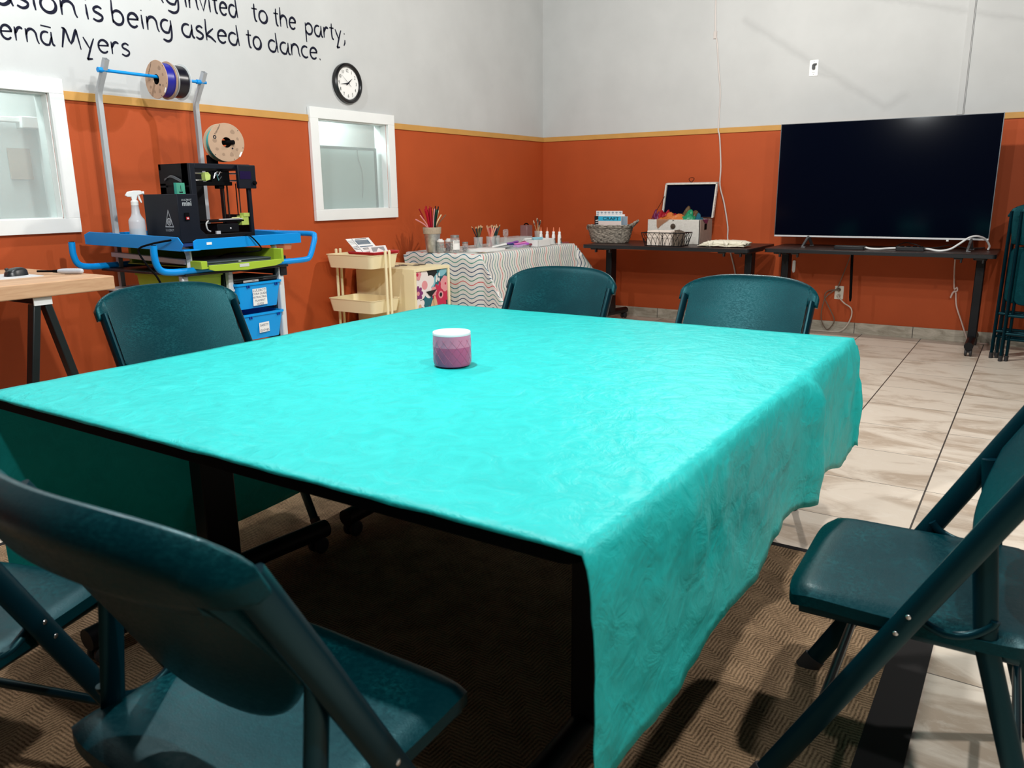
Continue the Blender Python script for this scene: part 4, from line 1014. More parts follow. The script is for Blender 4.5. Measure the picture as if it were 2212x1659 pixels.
for k, (u, v, a, c) in enumerate(((0, 0, .2, 0), (.03, .05, .7, 1), (-.02, .06, 1.3, 2), (.02, -.03, -.3, 1))):
    ca, sa = math.cos(a), math.sin(a); mb.flat([(u+x*ca-y*sa, v+x*sa+y*ca) for x, y in ((-.05, -.012), (.05, -.01), (.05, .012), (-.05, .01))], .0012+.0006*k, c, top(.70, -2.13, ZS))
tag(place(obj('paper_scraps', mb, [M('yellow_paper', (.70, .62, .20), .8), M('dark_paper', (.03, .05, .04), .8), M('rose_paper', (.6, .3, .3), .8)]), (.70, -2.13, ZS)), 'small yellow, dark and rose paper scraps at the table corner', 'paper scraps', kind='stuff')
# clear tape dispenser and a dark punch at the back
mb = MB(); F = wallA(-1.06, ZS+.10, .22)
mb.prism(rrect(.075, .060, .012), 0, .006, fn=F); mb.tube([F(u, v, .008) for u, v in ell(0, -.004, .026, .018, 24)], .0025, 6, closed=True); mb.tube([F(u, v, .008) for u, v in rrect(.077, .062, .012)], .0018, 6, closed=True); mb.box(-.02, .02, -.0995, -.03, 0, .005, fn=F)
tag(place(obj('tape_dispenser', mb, glass_clear), (.22, -1.06, ZS)), 'clear plastic tape dispenser standing against the orange wall', 'tape dispenser')
t = thing('hole_punch', 'clear and dark gadget standing behind the glue bottles near the corner', 'punch', (.30, -.50+-.28, ZS))
mb = MB(); mb.box(.22, .30, -.80+.26-.26, -.70, ZS+.0005, ZS+.16); obj('body', mb, thin('mauve_clear_plastic', (.45, .28, .28), .45, .2), t, bevel=.006)
mb = MB(); mb.tube(smoothp([(.26, -.79, ZS+.160), (.26, -.77, ZS+.172), (.26, -.74, ZS+.174), (.26, -.71, ZS+.160)], 4), .006, 8); obj('handle', mb, near_black, t)
mb = MB()
for s in (0, .03, .058): mb.tube([(.70+s*.3+.014*math.cos(a), -.815+s+.013*math.sin(a), ZS+.007+.002*math.sin(3*a)) for a in [2*PI*j/16 for j in range(16)]], .0035, 6, closed=True)
tag(place(obj('plastic_rings', mb, M('dark_pink_plastic', (.28, .06, .08), .4)), (.72, -.79, ZS)), 'dark pink plastic rings at the far end of the craft table', 'rings')

# ================================================================== things on the dark wall table
ZT = .7605
def loft_basket(mb, cx, cy, z0, rows, ax0, ay0, ax1, ay1, h, e=2.6, amp=.004, n=72, thick=.010):
    def ring(q, off, ph):
        ax, ay = ax0+(ax1-ax0)*q**.8+off, ay0+(ay1-ay0)*q**.8+off; R = []
        for j in range(n):
            a = 2*PI*j/n; c, s = math.cos(a), math.sin(a)
            k = amp*math.sin(j*2*PI*18/n+ph)
            R.append((cx+(ax+k)*math.copysign(abs(c)**(2/e), c), cy+(ay+k)*math.copysign(abs(s)**(2/e), s), z0+q*h))
        return R+[R[0]]
    P = [[(cx, cy, z0)]*(n+1)]
    for i in range(rows*2+1): P.append(ring(i/(rows*2), 0 if i % 2 else -.0025, (i//2 % 2)*PI))
    P.append(ring(1.0, -thick, 0)); P.append(ring(.85, -thick, 0)); P.append(ring(.04, -thick, 0)); P.append([(cx, cy, z0+.006)]*(n+1))
    mb.grid([r[::-1] for r in P])
def build_basket():
    cx, cy = 1.045, -.52; z = ZT
    t = thing('wicker_basket', 'grey woven willow basket holding craft magazines', 'basket', (cx, cy, z))
    mb = MB(); loft_basket(mb, cx, cy, z+.001, 9, .172, .115, .215, .150, .155); obj('body', mb, willow, t, angle=80)
    mb = MB()
    for dz, r in ((.158, .010), (.146, .008)):
        for ph in (0, PI): mb.tube([(cx+(.212+.006*math.cos(j*.9+ph))*math.copysign(abs(math.cos(a))**.77, math.cos(a)), cy+(.148+.006*math.cos(j*.9+ph))*math.copysign(abs(math.sin(a))**.77, math.sin(a)), z+dz+.005*math.sin(j*.9+ph)) for j, a in enumerate([2*PI*k/64 for k in range(64)])], r*.6, 6, closed=True)
    obj('braided_rim', mb, willow, t)
    mb = MB()
    for ph in (0, PI): mb.tube([(cx+.205+.075*math.sin(q*PI)+.004*math.cos(k*1.1+ph), cy-.06+.12*q, z+.150+.055*math.sin(q*PI)+.004*math.sin(k*1.1+ph)) for k, q in enumerate([i/18 for i in range(19)])], .0065, 7)
    obj('handle', mb, willow, t)
    mb = MB()
    for ph in (0, PI): mb.tube([(cx-.205-.035*math.sin(q*PI)+.003*math.cos(k*1.1+ph), cy-.05+.10*q, z+.150+.03*math.sin(q*PI)-.06*math.sin(q*PI)**3+.004*math.sin(k*1.1+ph)) for k, q in enumerate([i/18 for i in range(19)])], .005, 7)
    obj('handle', mb, M('pale_wire_handle', (.5, .47, .42), .5), t)
build_basket()
def mag(name, label, x, y, w_, h, tilt, mt, deco=None, th=.008, rot=0.0):
    F0 = wallB(x, ZT+.022, y)
    ct, st = math.cos(tilt), math.sin(tilt); cr, sr = math.cos(rot), math.sin(rot)
    def F(u, v, ww):
        u, v = u*cr-v*sr, u*sr+v*cr
        return F0(u, v*ct+ww*st*0, ww-v*st)
    t = thing(name, label, 'magazine', F(0, 0, 0))
    mb = MB(); mb.box(-w_/2, w_/2, 0, h, -th, 0, fn=F); obj('pages', mb, paper, t)
    mb = MB(); mb.flat([(-w_/2, 0), (w_/2, 0), (w_/2, h), (-w_/2, h)], .0006, 0, F); mats = [mt]
    if deco: mats += deco(mb, F, w_, h)
    obj('cover', mb, mats, t)
blue_c = M('cover_sky_blue', (.03, .42, .66), .4); grey_c = M('cover_grey_blue', (.26, .33, .40), .4); blk_c = M('cover_black', (.012, .012, .014), .4); pinkw = M('cover_pale_pink', (.78, .68, .64), .5); white_c = M('cover_white', (.82, .83, .84), .4)
def deco_front(mb, F, w_, h):
    mb.flat([(-w_/2, h*.80), (w_/2, h*.80), (w_/2, h*.985), (-w_/2, h*.985)], .0010, 1, F)
    text(mb, 'CRAFT', h*.17, lambda u, v, ww: F(u+.012, v+h*.885, ww), 2, .0016, sx=1.45, bold=.012)
    mb.flat([(-w_/2, h*.42)]+[(-w_/2+w_*.62*q, h*.42+h*.16*(1-q)**2*(1 if q < 1 else 0)) for q in (0, .2, .4, .6, .8, 1)]+[(-w_/2, h*.40)], .0012, 1, F)
    return [blue_c, ink]
def deco_zig(mb, F, w_, h):
    n = 7
    for r in range(3):
        for k in range(n):
            u = -w_/2+w_*(k+.5)/n; v = h*(.95-.065*r)
            mb.flat([(u-w_/n*.42, v), (u, v-h*.028), (u+w_/n*.42, v), (u, v+h*.028)], .0010, 1, F)
    return [grey_c]
def deco_black(mb, F, w_, h):
    for k in range(4): mb.flat([(-w_*.46, h*(.82-.09*k)), (-w_*.30, h*(.86-.09*k)), (-w_*.28, h*(.83-.09*k)), (-w_*.44, h*(.79-.09*k))], .0010, 1, F)
    return [white_c]
mag('magazine', 'tall magazine with a grey lozenge pattern, rearmost in the wicker basket', 1.005, -.455, .27, .268, -.06, white_c, deco_zig)
mag('magazine', 'white magazine standing behind the craft magazine in the basket', 1.045, -.49, .27, .238, -.05, white_c, None)
mag('magazine', 'black and white patterned magazine at the left of the basket', 1.000, -.515, .24, .222, -.05, blk_c, deco_black)
mag('magazine', 'dark magazine showing at the right behind the craft magazine', 1.115, -.52, .20, .222, -.04, grey_c, None, rot=-.02)
mag('magazine', 'front magazine in the basket with a sky blue banner reading CRAFT', 1.062, -.565, .232, .225, -.04, pinkw, deco_front)

def build_chest():
    x0, x1, y0, y1, z0, z1 = 1.395, 1.895, -.46, -.155, ZT, .975
    t = thing('wicker_chest', 'whitewashed woven chest with its lid open and scarves inside', 'chest', ((x0+x1)/2, (y0+y1)/2, z0))
    mb = MB(); w_ = .012
    mb.box(x0, x1, y0, y0+w_, z0, z1); mb.box(x0, x1, y1-w_, y1, z0, z1); mb.box(x0, x1, y0+w_, y1-w_, z0, z0+.01); obj('front_panel', mb, whitewick, t, bevel=.002)
    mb = MB(); mb.box(x0, x0+w_, y0+w_, y1-w_, z0+.01, z1); mb.box(x1-w_, x1+.002, y0, y1, z0, z1); obj('side_panel', mb, M('pinkish_grey_board', (.34, .255, .21), .75, var=.08, vsc=30), t, bevel=.002)
    mb = MB(); mb.box(x1+.001, x1+.0035, -.36, -.30, .885, .935); obj('hand_hole', mb, near_black, t)
    mb = MB(); mb.lathe([(.0001, .014), (.020, .011), (.025, 0)], n=20, fn=lambda a, b, c: (1.640+a, y0-c, .915+b)); mb.lathe([(.0001, .003), (.006, 0)], n=8, fn=lambda a, b, c: (1.640+a, y0-c, .968+b)); obj('button', mb, M('dark_wood_button', (.05, .032, .02), .35), t)
    # the open lid leaning back
    def L(u, v, ww): return (1.66+u+.012*v/.33, -.175+v*.16-ww*.98, .985+v*.985-ww*.16)
    mb = MB(); W_, Hh = .50, .318; e = .014
    mb.box(-W_/2, W_/2, 0, Hh, -.022, -.012, fn=L)
    mb.box(-W_/2, -W_/2+e, 0, Hh, -.012, .016, fn=L); mb.box(W_/2-e, W_/2, 0, Hh, -.012, .016, fn=L); mb.box(-W_/2, W_/2, Hh-e, Hh, -.012, .016, fn=L)
    lid = obj('lid', mb, whitewick, t, bevel=.002)
    mb = MB(); mb.box(-W_/2+e, W_/2-e, .004, Hh-e, -.012, -.008, fn=L); kid(obj('lining', mb, M('navy_satin_lining', (.001, .002, .012), .9, spec=.05), lid), 'navy fabric lining')
    mb = MB(); mb.tube([Vector(L(-.004+.024*math.sin(2*PI*q), Hh+.004+.042*math.sin(PI*q), .0+.004*q)) for q in [i/20 for i in range(21)]], .0028, 6); obj('cord_loop', mb, near_black, lid)
    mb = MB(); mb.tube([(x0+.016, y0+.05, z1+.0), Vector(L(-W_/2+.008, .20, .012))], .0025, 6); obj('lid_stay', mb, near_black, t)
build_chest()
def scarf(label, cx, cy, z, rx, ry, hgt, col, seed, op=.72):
    rnd = random.Random(seed); mb = MB(); P = []
    nu, nv = 22, 16
    for i in range(nu+1):
        row = []
        for j in range(nv+1):
            u, v = -1+2*i/nu, -1+2*j/nv
            n1 = noise.noise((u*1.5+seed, v*1.5, seed*.7)); n2 = noise.noise((u*3+seed*3, v*3, 1.0))
            r2 = u*u+v*v
            row.append((cx+rx*(u+.25*n2), cy+ry*(v+.25*n1), z+hgt*max(0, 1-r2*.55)*(.8+.7*n1+.3*n2)+.004))
        P.append(row)
    mb.grid(P)
    m = thin('sheer_%d' % seed, col, op, .35)
    tag(place(obj('scarf', mb, m, angle=180, solid=.001), (cx, cy, z)), label, 'scarf')
scarf('sheer red scarf bunched at the left of the open chest', 1.52, -.33, .935, .095, .09, .125, (.45, .015, .03), 2)
scarf('sheer purple scarf poking up at the far left of the open chest', 1.442, -.37, .935, .042, .05, .125, (.20, .02, .10), 4)
scarf('sheer orange scarf spilling over the middle of the open chest', 1.60, -.39, .940, .13, .065, .090, (.72, .22, .05), 7)
scarf('sheer brown scarf standing up near the lid of the open chest', 1.715, -.27, .935, .085, .06, .130, (.22, .13, .06), 9, .5)
scarf('glossy green scarf curled right of centre in the open chest', 1.735, -.38, .938, .085, .06, .095, (.01, .25, .11), 12, .9)
scarf('blue green scarf bunched at the right end of the open chest', 1.835, -.37, .938, .055, .06, .080, (.01, .13, .20), 15, .85)
def drapeflap(label, x0, x1, yy, z1, dz, col, seed, skew=0.0):
    mb = MB(); P = []
    for i in range(13):
        q = i/12; row = []
        for j in range(9):
            v = j/8; wd = (x1-x0)*(1-.8*v)
            row.append((x0+skew*v+wd*q, yy-.004-.003*noise.noise((q*6, v*4, seed))-.004*(1-v), z1-dz*v*(.75+.25*math.sin(q*3))))
        P.append(row)
    mb.grid(P); tag(place(obj('scarf', mb, thin('sheer_flap_%d' % seed, col, .42, .4), angle=180), (x0, yy, z1)), label, 'scarf')
drapeflap('sheer tan scarf corner hanging over the front of the chest', 1.485, 1.61, -.462, .980, .085, (.55, .30, .18), 21, .0)
mb = MB(); mb.add([(1.899, -.42, .978), (1.899, -.26, .978), (1.903, -.31, .935), (1.903, -.36, .945)], [(0, 1, 2, 3)]); tag(place(obj('scarf', mb, thin('sheer_plum', (.20, .03, .12), .7, .4)), (1.90, -.34, .975)), 'dark plum scarf corner hanging over the right side of the chest', 'scarf')

def build_wire_basket():
    x0, x1, y0, y1, z0, h = 1.535, 1.865, -.83, -.66, ZT+.003, .112
    t = thing('wire_basket', 'black wire basket of napkins in front of the woven chest', 'basket', ((x0+x1)/2, (y0+y1)/2, ZT))
    def pt(side, q, v):      # flaring sides
        fl = .028*v; a, b, c, d = x0-fl, x1+fl, y0-fl*.6, y1+fl*.6
        return {0: (a+(b-a)*q, c, z0+h*v), 1: (a+(b-a)*q, d, z0+h*v), 2: (a, c+(d-c)*q, z0+h*v), 3: (b, c+(d-c)*q, z0+h*v)}[side]
    mb = MB()
    for v, r in ((0, .0035), (1, .0040)): mb.tube([pt(0, 0, v), pt(0, 1, v), pt(1, 1, v), pt(1, 0, v)], r, 6, closed=True)
    mb.tube([pt(0, .5, 0), pt(0, .5, 1)], .0035, 6)
    for q in (0, 1):
        mb.tube([pt(0, q, 0), pt(0, q, 1)], .0035, 6); mb.tube([pt(1, q, 0), pt(1, q, 1)], .0035, 6)
    obj('frame', mb, black_metal, t)
    mb = MB()
    for side, n in ((0, 8), (1, 8), (2, 4), (3, 4)):
        for k in range(n):
            for sg in (-1, 1):
                q0 = (k+.5)/n
                pts = []
                for j in range(11):
                    v = j/10; q = q0+sg*(1/n)*math.sin(v*PI/2)*1.0 if True else 0
                    pts.append(pt(side, min(1, max(0, q0+sg*(1.0/n)*(1-math.cos(v*PI/2)) if True else 0)), v))
                mb.tube(pts, .0020, 5)
    for k in range(6): mb.tube([(x0+(x1-x0)*(k+.5)/6, y0, z0), (x0+(x1-x0)*(k+.5)/6, y1, z0)], .0018, 5)
    obj('lattice', mb, black_metal, t)
    nap = M('cream_napkin', (.78, .68, .60), .9, bump=.15, bscale=60)
    for i, (a, b) in enumerate(((1.548, 1.655), (1.662, 1.768))):
        mb = MB()
        for k in range(7): mb.box(a, b, -.815+k*.019, -.815+k*.019+.016, z0+.003, z0+.128-.003*(k % 2))
        tag(place(obj('napkin_stack', mb, nap, bevel=.003), ((a+b)/2, -.745, z0+.003)), ('folded cream napkins in the left half of the black wire basket', 'folded cream napkins in the middle of the black wire basket')[i], 'napkins')
    cm = M('brown_grey_card', (.22, .17, .13), .8)
    for k in range(5):
        x = 1.783+k*.013; mb = MB(); mb.box(x, x+.005, -.81, -.69+.004*k, z0+.003, z0+.118+.006*((k*3) % 4))
        tag(place(obj('card_packet', mb, cm), (x, -.75, z0+.003)), 'thin brown card packet standing at the right end of the wire basket', 'card', 'brown card packets in the wire basket')
build_wire_basket()
def build_towel():
    mb = MB(); cx, cy = 2.185, -.66
    for lay in range(4):
        P = []
        for i in range(29):
            row = []
            for j in range(15):
                u, v = -1+2*i/28, -1+2*j/14
                e = max(abs(u)**4, abs(v)**4)
                n = noise.noise((u*2.4+lay*3, v*2.4, lay)); n2 = noise.noise((u*6, v*6+lay*2, 4))
                lift = .014+.013*lay+.006*n+.003*n2
                row.append((cx+.20*u*(1-.03*lay)+.012*n+.01*lay, cy+.11*v*(1-.05*lay)+.01*n2, ZT+.002+max(.001+.004*lay, lift*(1-.4*e))))
            P.append(row)
        mb.grid(P)
    for (a, b, c) in ((2.24, -.76, 0), (2.34, -.74, 1), (2.10, -.755, 2)):
        P = [[(a+.05*(i/8-.5)*(1-.6*j/6), b-.010*math.sin(j/6*PI), ZT+.008+.042*(1-j/6)+.008*math.sin(i+c)) for j in range(7)] for i in range(9)]
        mb.grid(P)
    tag(place(obj('folded_cloth', mb, M('ivory_cotton', (.80, .76, .62), .9, bump=.2, bscale=40), angle=180, solid=.003), (cx, cy, ZT)), 'crumpled folded ivory cloth at the right end of the dark wall table', 'cloth')
build_towel()
# ================================================================== cream trolley
def build_trolley():
    x0, x1, y0, y1 = .075, .525, -3.215, -2.915
    t = thing('utility_trolley', 'cream three tier metal trolley by the left wall, in front of the wavy tablecloth', 'trolley', (.30, -3.065, 0))
    for zt in (.806, .487, .20):
        mb = MB(); h = .095; r = .035; n = 6
        o = rrect(x1-x0, y1-y0, r, n, (x0+x1)/2, (y0+y1)/2); ob = rrect(x1-x0-.03, y1-y0-.03, r, n, (x0+x1)/2, (y0+y1)/2); ii = rrect(x1-x0-.006, y1-y0-.006, r, n, (x0+x1)/2, (y0+y1)/2); ib = rrect(x1-x0-.036, y1-y0-.036, r, n, (x0+x1)/2, (y0+y1)/2)
        k = len(o); vs = []
        lip = rrect(x1-x0+.008, y1-y0+.008, r, n, (x0+x1)/2, (y0+y1)/2)
        for poly, z in ((ob, zt-h), (o, zt-.004), (lip, zt-.003), (lip, zt), (ii, zt), (ib, zt-h+.003)): vs += [(a, b, z) for a, b in poly]
        fs = [tuple(range(k-1, -1, -1))]
        for q in range(5): fs += [(q*k+j, q*k+(j+1) % k, (q+1)*k+(j+1) % k, (q+1)*k+j) for j in range(k)]
        fs.append(tuple(5*k+j for j in range(k)))
        mb.add(vs, fs); obj('tray', mb, cream, t, angle=50)
    for x in (x0-.018, x1+.018):
        for dy in (-.021, .021):
            mb = MB(); mb.tube([(x, -3.062+dy, .07), (x, -3.062+dy, .822)], .0105, 12); mb.lathe([(.0105, 0), (.0115, .004), (.009, .013), (.0001, .016)], (x, -3.062+dy, .822), 12, cap=False)
            obj('post', mb, cream, t)
    for x in (x0+.03, x1-.03):
        for y in (y0+.03, y1-.03):
            mb = MB(); mb.lathe([(.0001, -.010), (.026, -.010), (.028, 0), (.026, .010), (.0001, .010)], n=16, fn=lambda a, b, c, x=x, y=y: (x+a, y+c, .030+b)); mb.tube([(x, y, .03), (x, y, .108)], .008, 8)
            obj('castor', mb, rubber, t)
build_trolley()
t = thing('serving_tray', 'small red tray lying on top of the cream trolley', 'tray', (.37, -2.985, .807))
mb = MB(); z = .8065; mb.prism(rrect(.27, .265, .02, cx=.375, cy=-3.02), z, z+.006); obj('base', mb, red_plastic, t, bevel=.002)
mb = MB(); o = rrect(.27, .265, .02, 5, .375, -3.02); mb.tube([(a, b, z+.014) for a, b in o], .006, 6, closed=True); mb.grid([[(a, b, z+.004), (a, b, z+.014)] for a, b in o+[o[0]]]); obj('rim', mb, red_plastic, t)
def leaflet(label, cy, w_, h, x, base, tilt, print_kind, lean=.12):
    def F(u, v, ww): return (x-v*math.sin(tilt)+ww*math.cos(tilt), cy+u-v*lean, base+v*math.cos(tilt)+ww*math.sin(tilt))
    t = thing('leaflet', label, 'leaflet', F(0, 0, 0))
    mb = MB(); mb.box(-w_/2, w_/2, 0, h, -.003, 0, fn=F); obj('card', mb, paper, t)
    mb = MB(); ms = [ink, M('slate_blue_print', (.10, .16, .22), .5), M('grey_print', (.32, .33, .34), .5)]
    if print_kind == 0:
        mb.flat([(-.045, h*.55), (.09, h*.55), (.09, h*.86), (-.045, h*.86)], .0008, 1, F)
        mb.flat([(-.045, h*.36), (.09, h*.36), (.09, h*.42), (-.045, h*.42)], .0008, 1, F)
        for v in (.60, .67, .74, .80): mb.flat([(-.035, h*v), (.075, h*v), (.075, h*v+.003), (-.035, h*v+.003)], .0014, 2, F)
        for v in (.18, .25, .92): mb.flat([(-.03, h*v), (.085, h*v), (.085, h*v+.004), (-.03, h*v+.004)], .0008, 0, F)
        mb.flat([(-.062, .0), (-.058, 0), (-.058, h), (-.062, h)], .0008, 0, F)
        for v in (.2, .3, .4, .62, .72, .82): mb.flat([(-w_*.48, h*v), (-.068, h*v), (-.068, h*v+.004), (-w_*.48, h*v+.003)], .0008, 2 if v > .5 else 0, F)
    else:
        mb.flat([(-w_*.36, h*.12), (w_*.36, h*.12), (w_*.36, h*.82), (-w_*.36, h*.82)], .0008, 2, F); mb.flat([(-w_*.2, h*.12), (w_*.25, h*.12), (w_*.0, h*.7)], .0014, 0, F) if False else mb.flat([(-w_*.16, h*.12), (w_*.28, h*.12), (w_*.02, h*.66)], .0014, 3, F)
        ms = ms+[paper]
    obj('print', mb, ms, t)
leaflet('large printed leaflet leaning back on the trolley above the red tray', -3.02, .235, .115, .325, .818, .55, 0, .42)
leaflet('small folded card standing in front of the large leaflet on the trolley', -2.985, .185, .048, .40, .815, .35, 1, .2)
mb = MB(); mb.prism(rrect(.10, .05, .006, cx=.20, cy=-3.13), .715, .735); tag(place(obj('small_box', mb, cream, bevel=.002), (.20, -3.13, .715)), 'small cream box inside the top tray of the trolley', 'box')

# ------------------------------------------------------------------ cream storage unit with floral drawer
def build_unit():
    x0, x1, y0, y1, z1 = .03, .615, -2.86, -2.435, .687
    t = thing('storage_cube', 'cream cube unit with a floral fabric bin, between the trolley and the craft table', 'storage cube', ((x0+x1)/2, (y0+y1)/2, 0))
    mb = MB(); w_ = .022
    mb.box(x0, x1, y0, y1, z1-w_, z1); mb.box(x0, x1, y0, y1, 0, w_); mb.box(x0, x1, y0, y0+w_, w_, z1-w_); mb.box(x0, x1, y1-w_, y1, w_, z1-w_); mb.box(x0, x0+.006, y0+w_, y1-w_, w_, z1-w_)
    obj('carcass', mb, cream, t, bevel=.0015)
    b = [M(n, c, .75) for n, c in (('floral_navy', (.006, .022, .045)), ('floral_teal', (.01, .13, .17)), ('floral_white', (.82, .76, .74)), ('floral_crimson', (.55, .02, .07)), ('floral_rose', (.75, .30, .32)), ('floral_blue', (.22, .50, .58)), ('floral_plum', (.22, .03, .16)), ('floral_tan', (.66, .42, .24)), ('floral_black', (.008, .008, .01)))]
    bins = []
    for zb, zt, seed in ((.345, .662, 0), (.026, .335, 5)):
        mb = MB(); ya, yb = y0+w_+.003, y1-w_-.003; mb.box(x0+.03, x1-.012, ya, yb, zb, zt, 0)
        W_, Hh = yb-ya, zt-zb; F = wallA((ya+yb)/2, (zb+zt)/2, x1-.012)
        rnd = random.Random(seed); L = [0]
        def fl(poly, m):
            L[0] += 1
            poly = [(max(-W_/2, min(W_/2, u)), max(-Hh/2, min(Hh/2, v))) for u, v in poly]
            mb.flat(poly, .0003+.00006*L[0], m, F)
        def flower(cx, cy, r, n, mp, mc, wd=.36, a0=0.0, sub=None):
            for k in range(n):
                a = a0+2*PI*k/n; fl(ell(cx+.55*r*math.cos(a), cy+.55*r*math.sin(a), r*.5, r*wd, 14, a), mp)
            fl(ell(cx, cy, r*.30, r*.30, 14), mc)
            if sub is not None: fl(ell(cx, cy, r*.17, r*.17, 12), sub)
        def leaf(cx, cy, r, a, m, wd=.3): fl(ell(cx, cy, r, r*wd, 14, a), m)
        leaf(.07, .09, .12, 1.2, 1); leaf(-.03, .13, .10, .1, 8, .45); leaf(.15, .12, .09, 1.9, 1, .5); leaf(-.05, -.06, .12, 1.0, 1, .4); leaf(.11, -.12, .10, 2.2, 0); leaf(.0, -.13, .09, 1.2, 7, .3); leaf(-.16, .08, .05, 1.2, 3, .7)
        leaf(.02, .06, .09, .95, 5, .22); leaf(.075, .03, .07, .7, 5, .18); leaf(.14, .14, .06, .4, 5, .5)
        flower(-.085, .055, .115, 5, 2, 4, .40, .35); flower(.105, -.035, .098, 12, 3, 4, .22, .1, 8); flower(.165, .045, .060, 7, 4, 4, .5, 0, 3); flower(-.165, .0, .055, 8, 6, 4, .3); flower(.02, .0, .036, 6, 4, 6, .4, 0, 2)
        flower(-.15, -.10, .060, 5, 2, 7, .42, .7); flower(-.05, -.135, .03, 5, 3, 2, .4); flower(-.17, .14, .045, 6, 4, 3, .4); leaf(-.10, -.14, .05, 2.4, 6, .35); leaf(.04, -.12, .09, 1.75, 7, .22)
        for k in range(5): fl(ell(rnd.uniform(.02, .1), rnd.uniform(.06, .14), .010, .016, 10), 2)
        fl([(-.075, .005), (.055, .012), (-.02, -.042)], 8)
        bn = obj('fabric_bin', mb, b, t, smooth=False)
        kid(bn, 'fabric bin with a bold flower print')
build_unit()
def build_glasses(cx, cy, a, label):
    t = thing('eyeglasses', label, 'eyeglasses', (cx, cy, .688))
    F = top(cx, cy, .6885, a)
    fm = M('dark_spectacle_frame', (.05, .035, .03), .3)
    mb = MB()
    for s in (-1, 1): mb.tube([F(s*.034+u, v, .006) for u, v in ell(0, 0, .028, .021, 24)], .0022, 6, closed=True)
    mb.tube([F(-.008, .004, .006), F(0, .009, .008), F(.008, .004, .006)], .002, 6); obj('frame', mb, fm, t)
    mb = MB()
    for s in (-1, 1): mb.flat([(s*.034+u, v) for u, v in ell(0, 0, .027, .020, 24)], .006, 0, F)
    obj('lenses', mb, thin('spectacle_lens', (.9, .9, .88), .4, .05), t)
    mb = MB()
    for s in (-1, 1): mb.tube([F(s*.062, .002, .006), F(s*.064, .05, .006), F(s*.05, .10, .004)], .0018, 6)
    obj('temples', mb, fm, t)
build_glasses(.36, -2.72, 1.3, 'dark framed eyeglasses on the cream storage cube, nearer the trolley')
build_glasses(.45, -2.60, 1.5, 'dark framed eyeglasses on the cream storage cube, nearer the craft table')

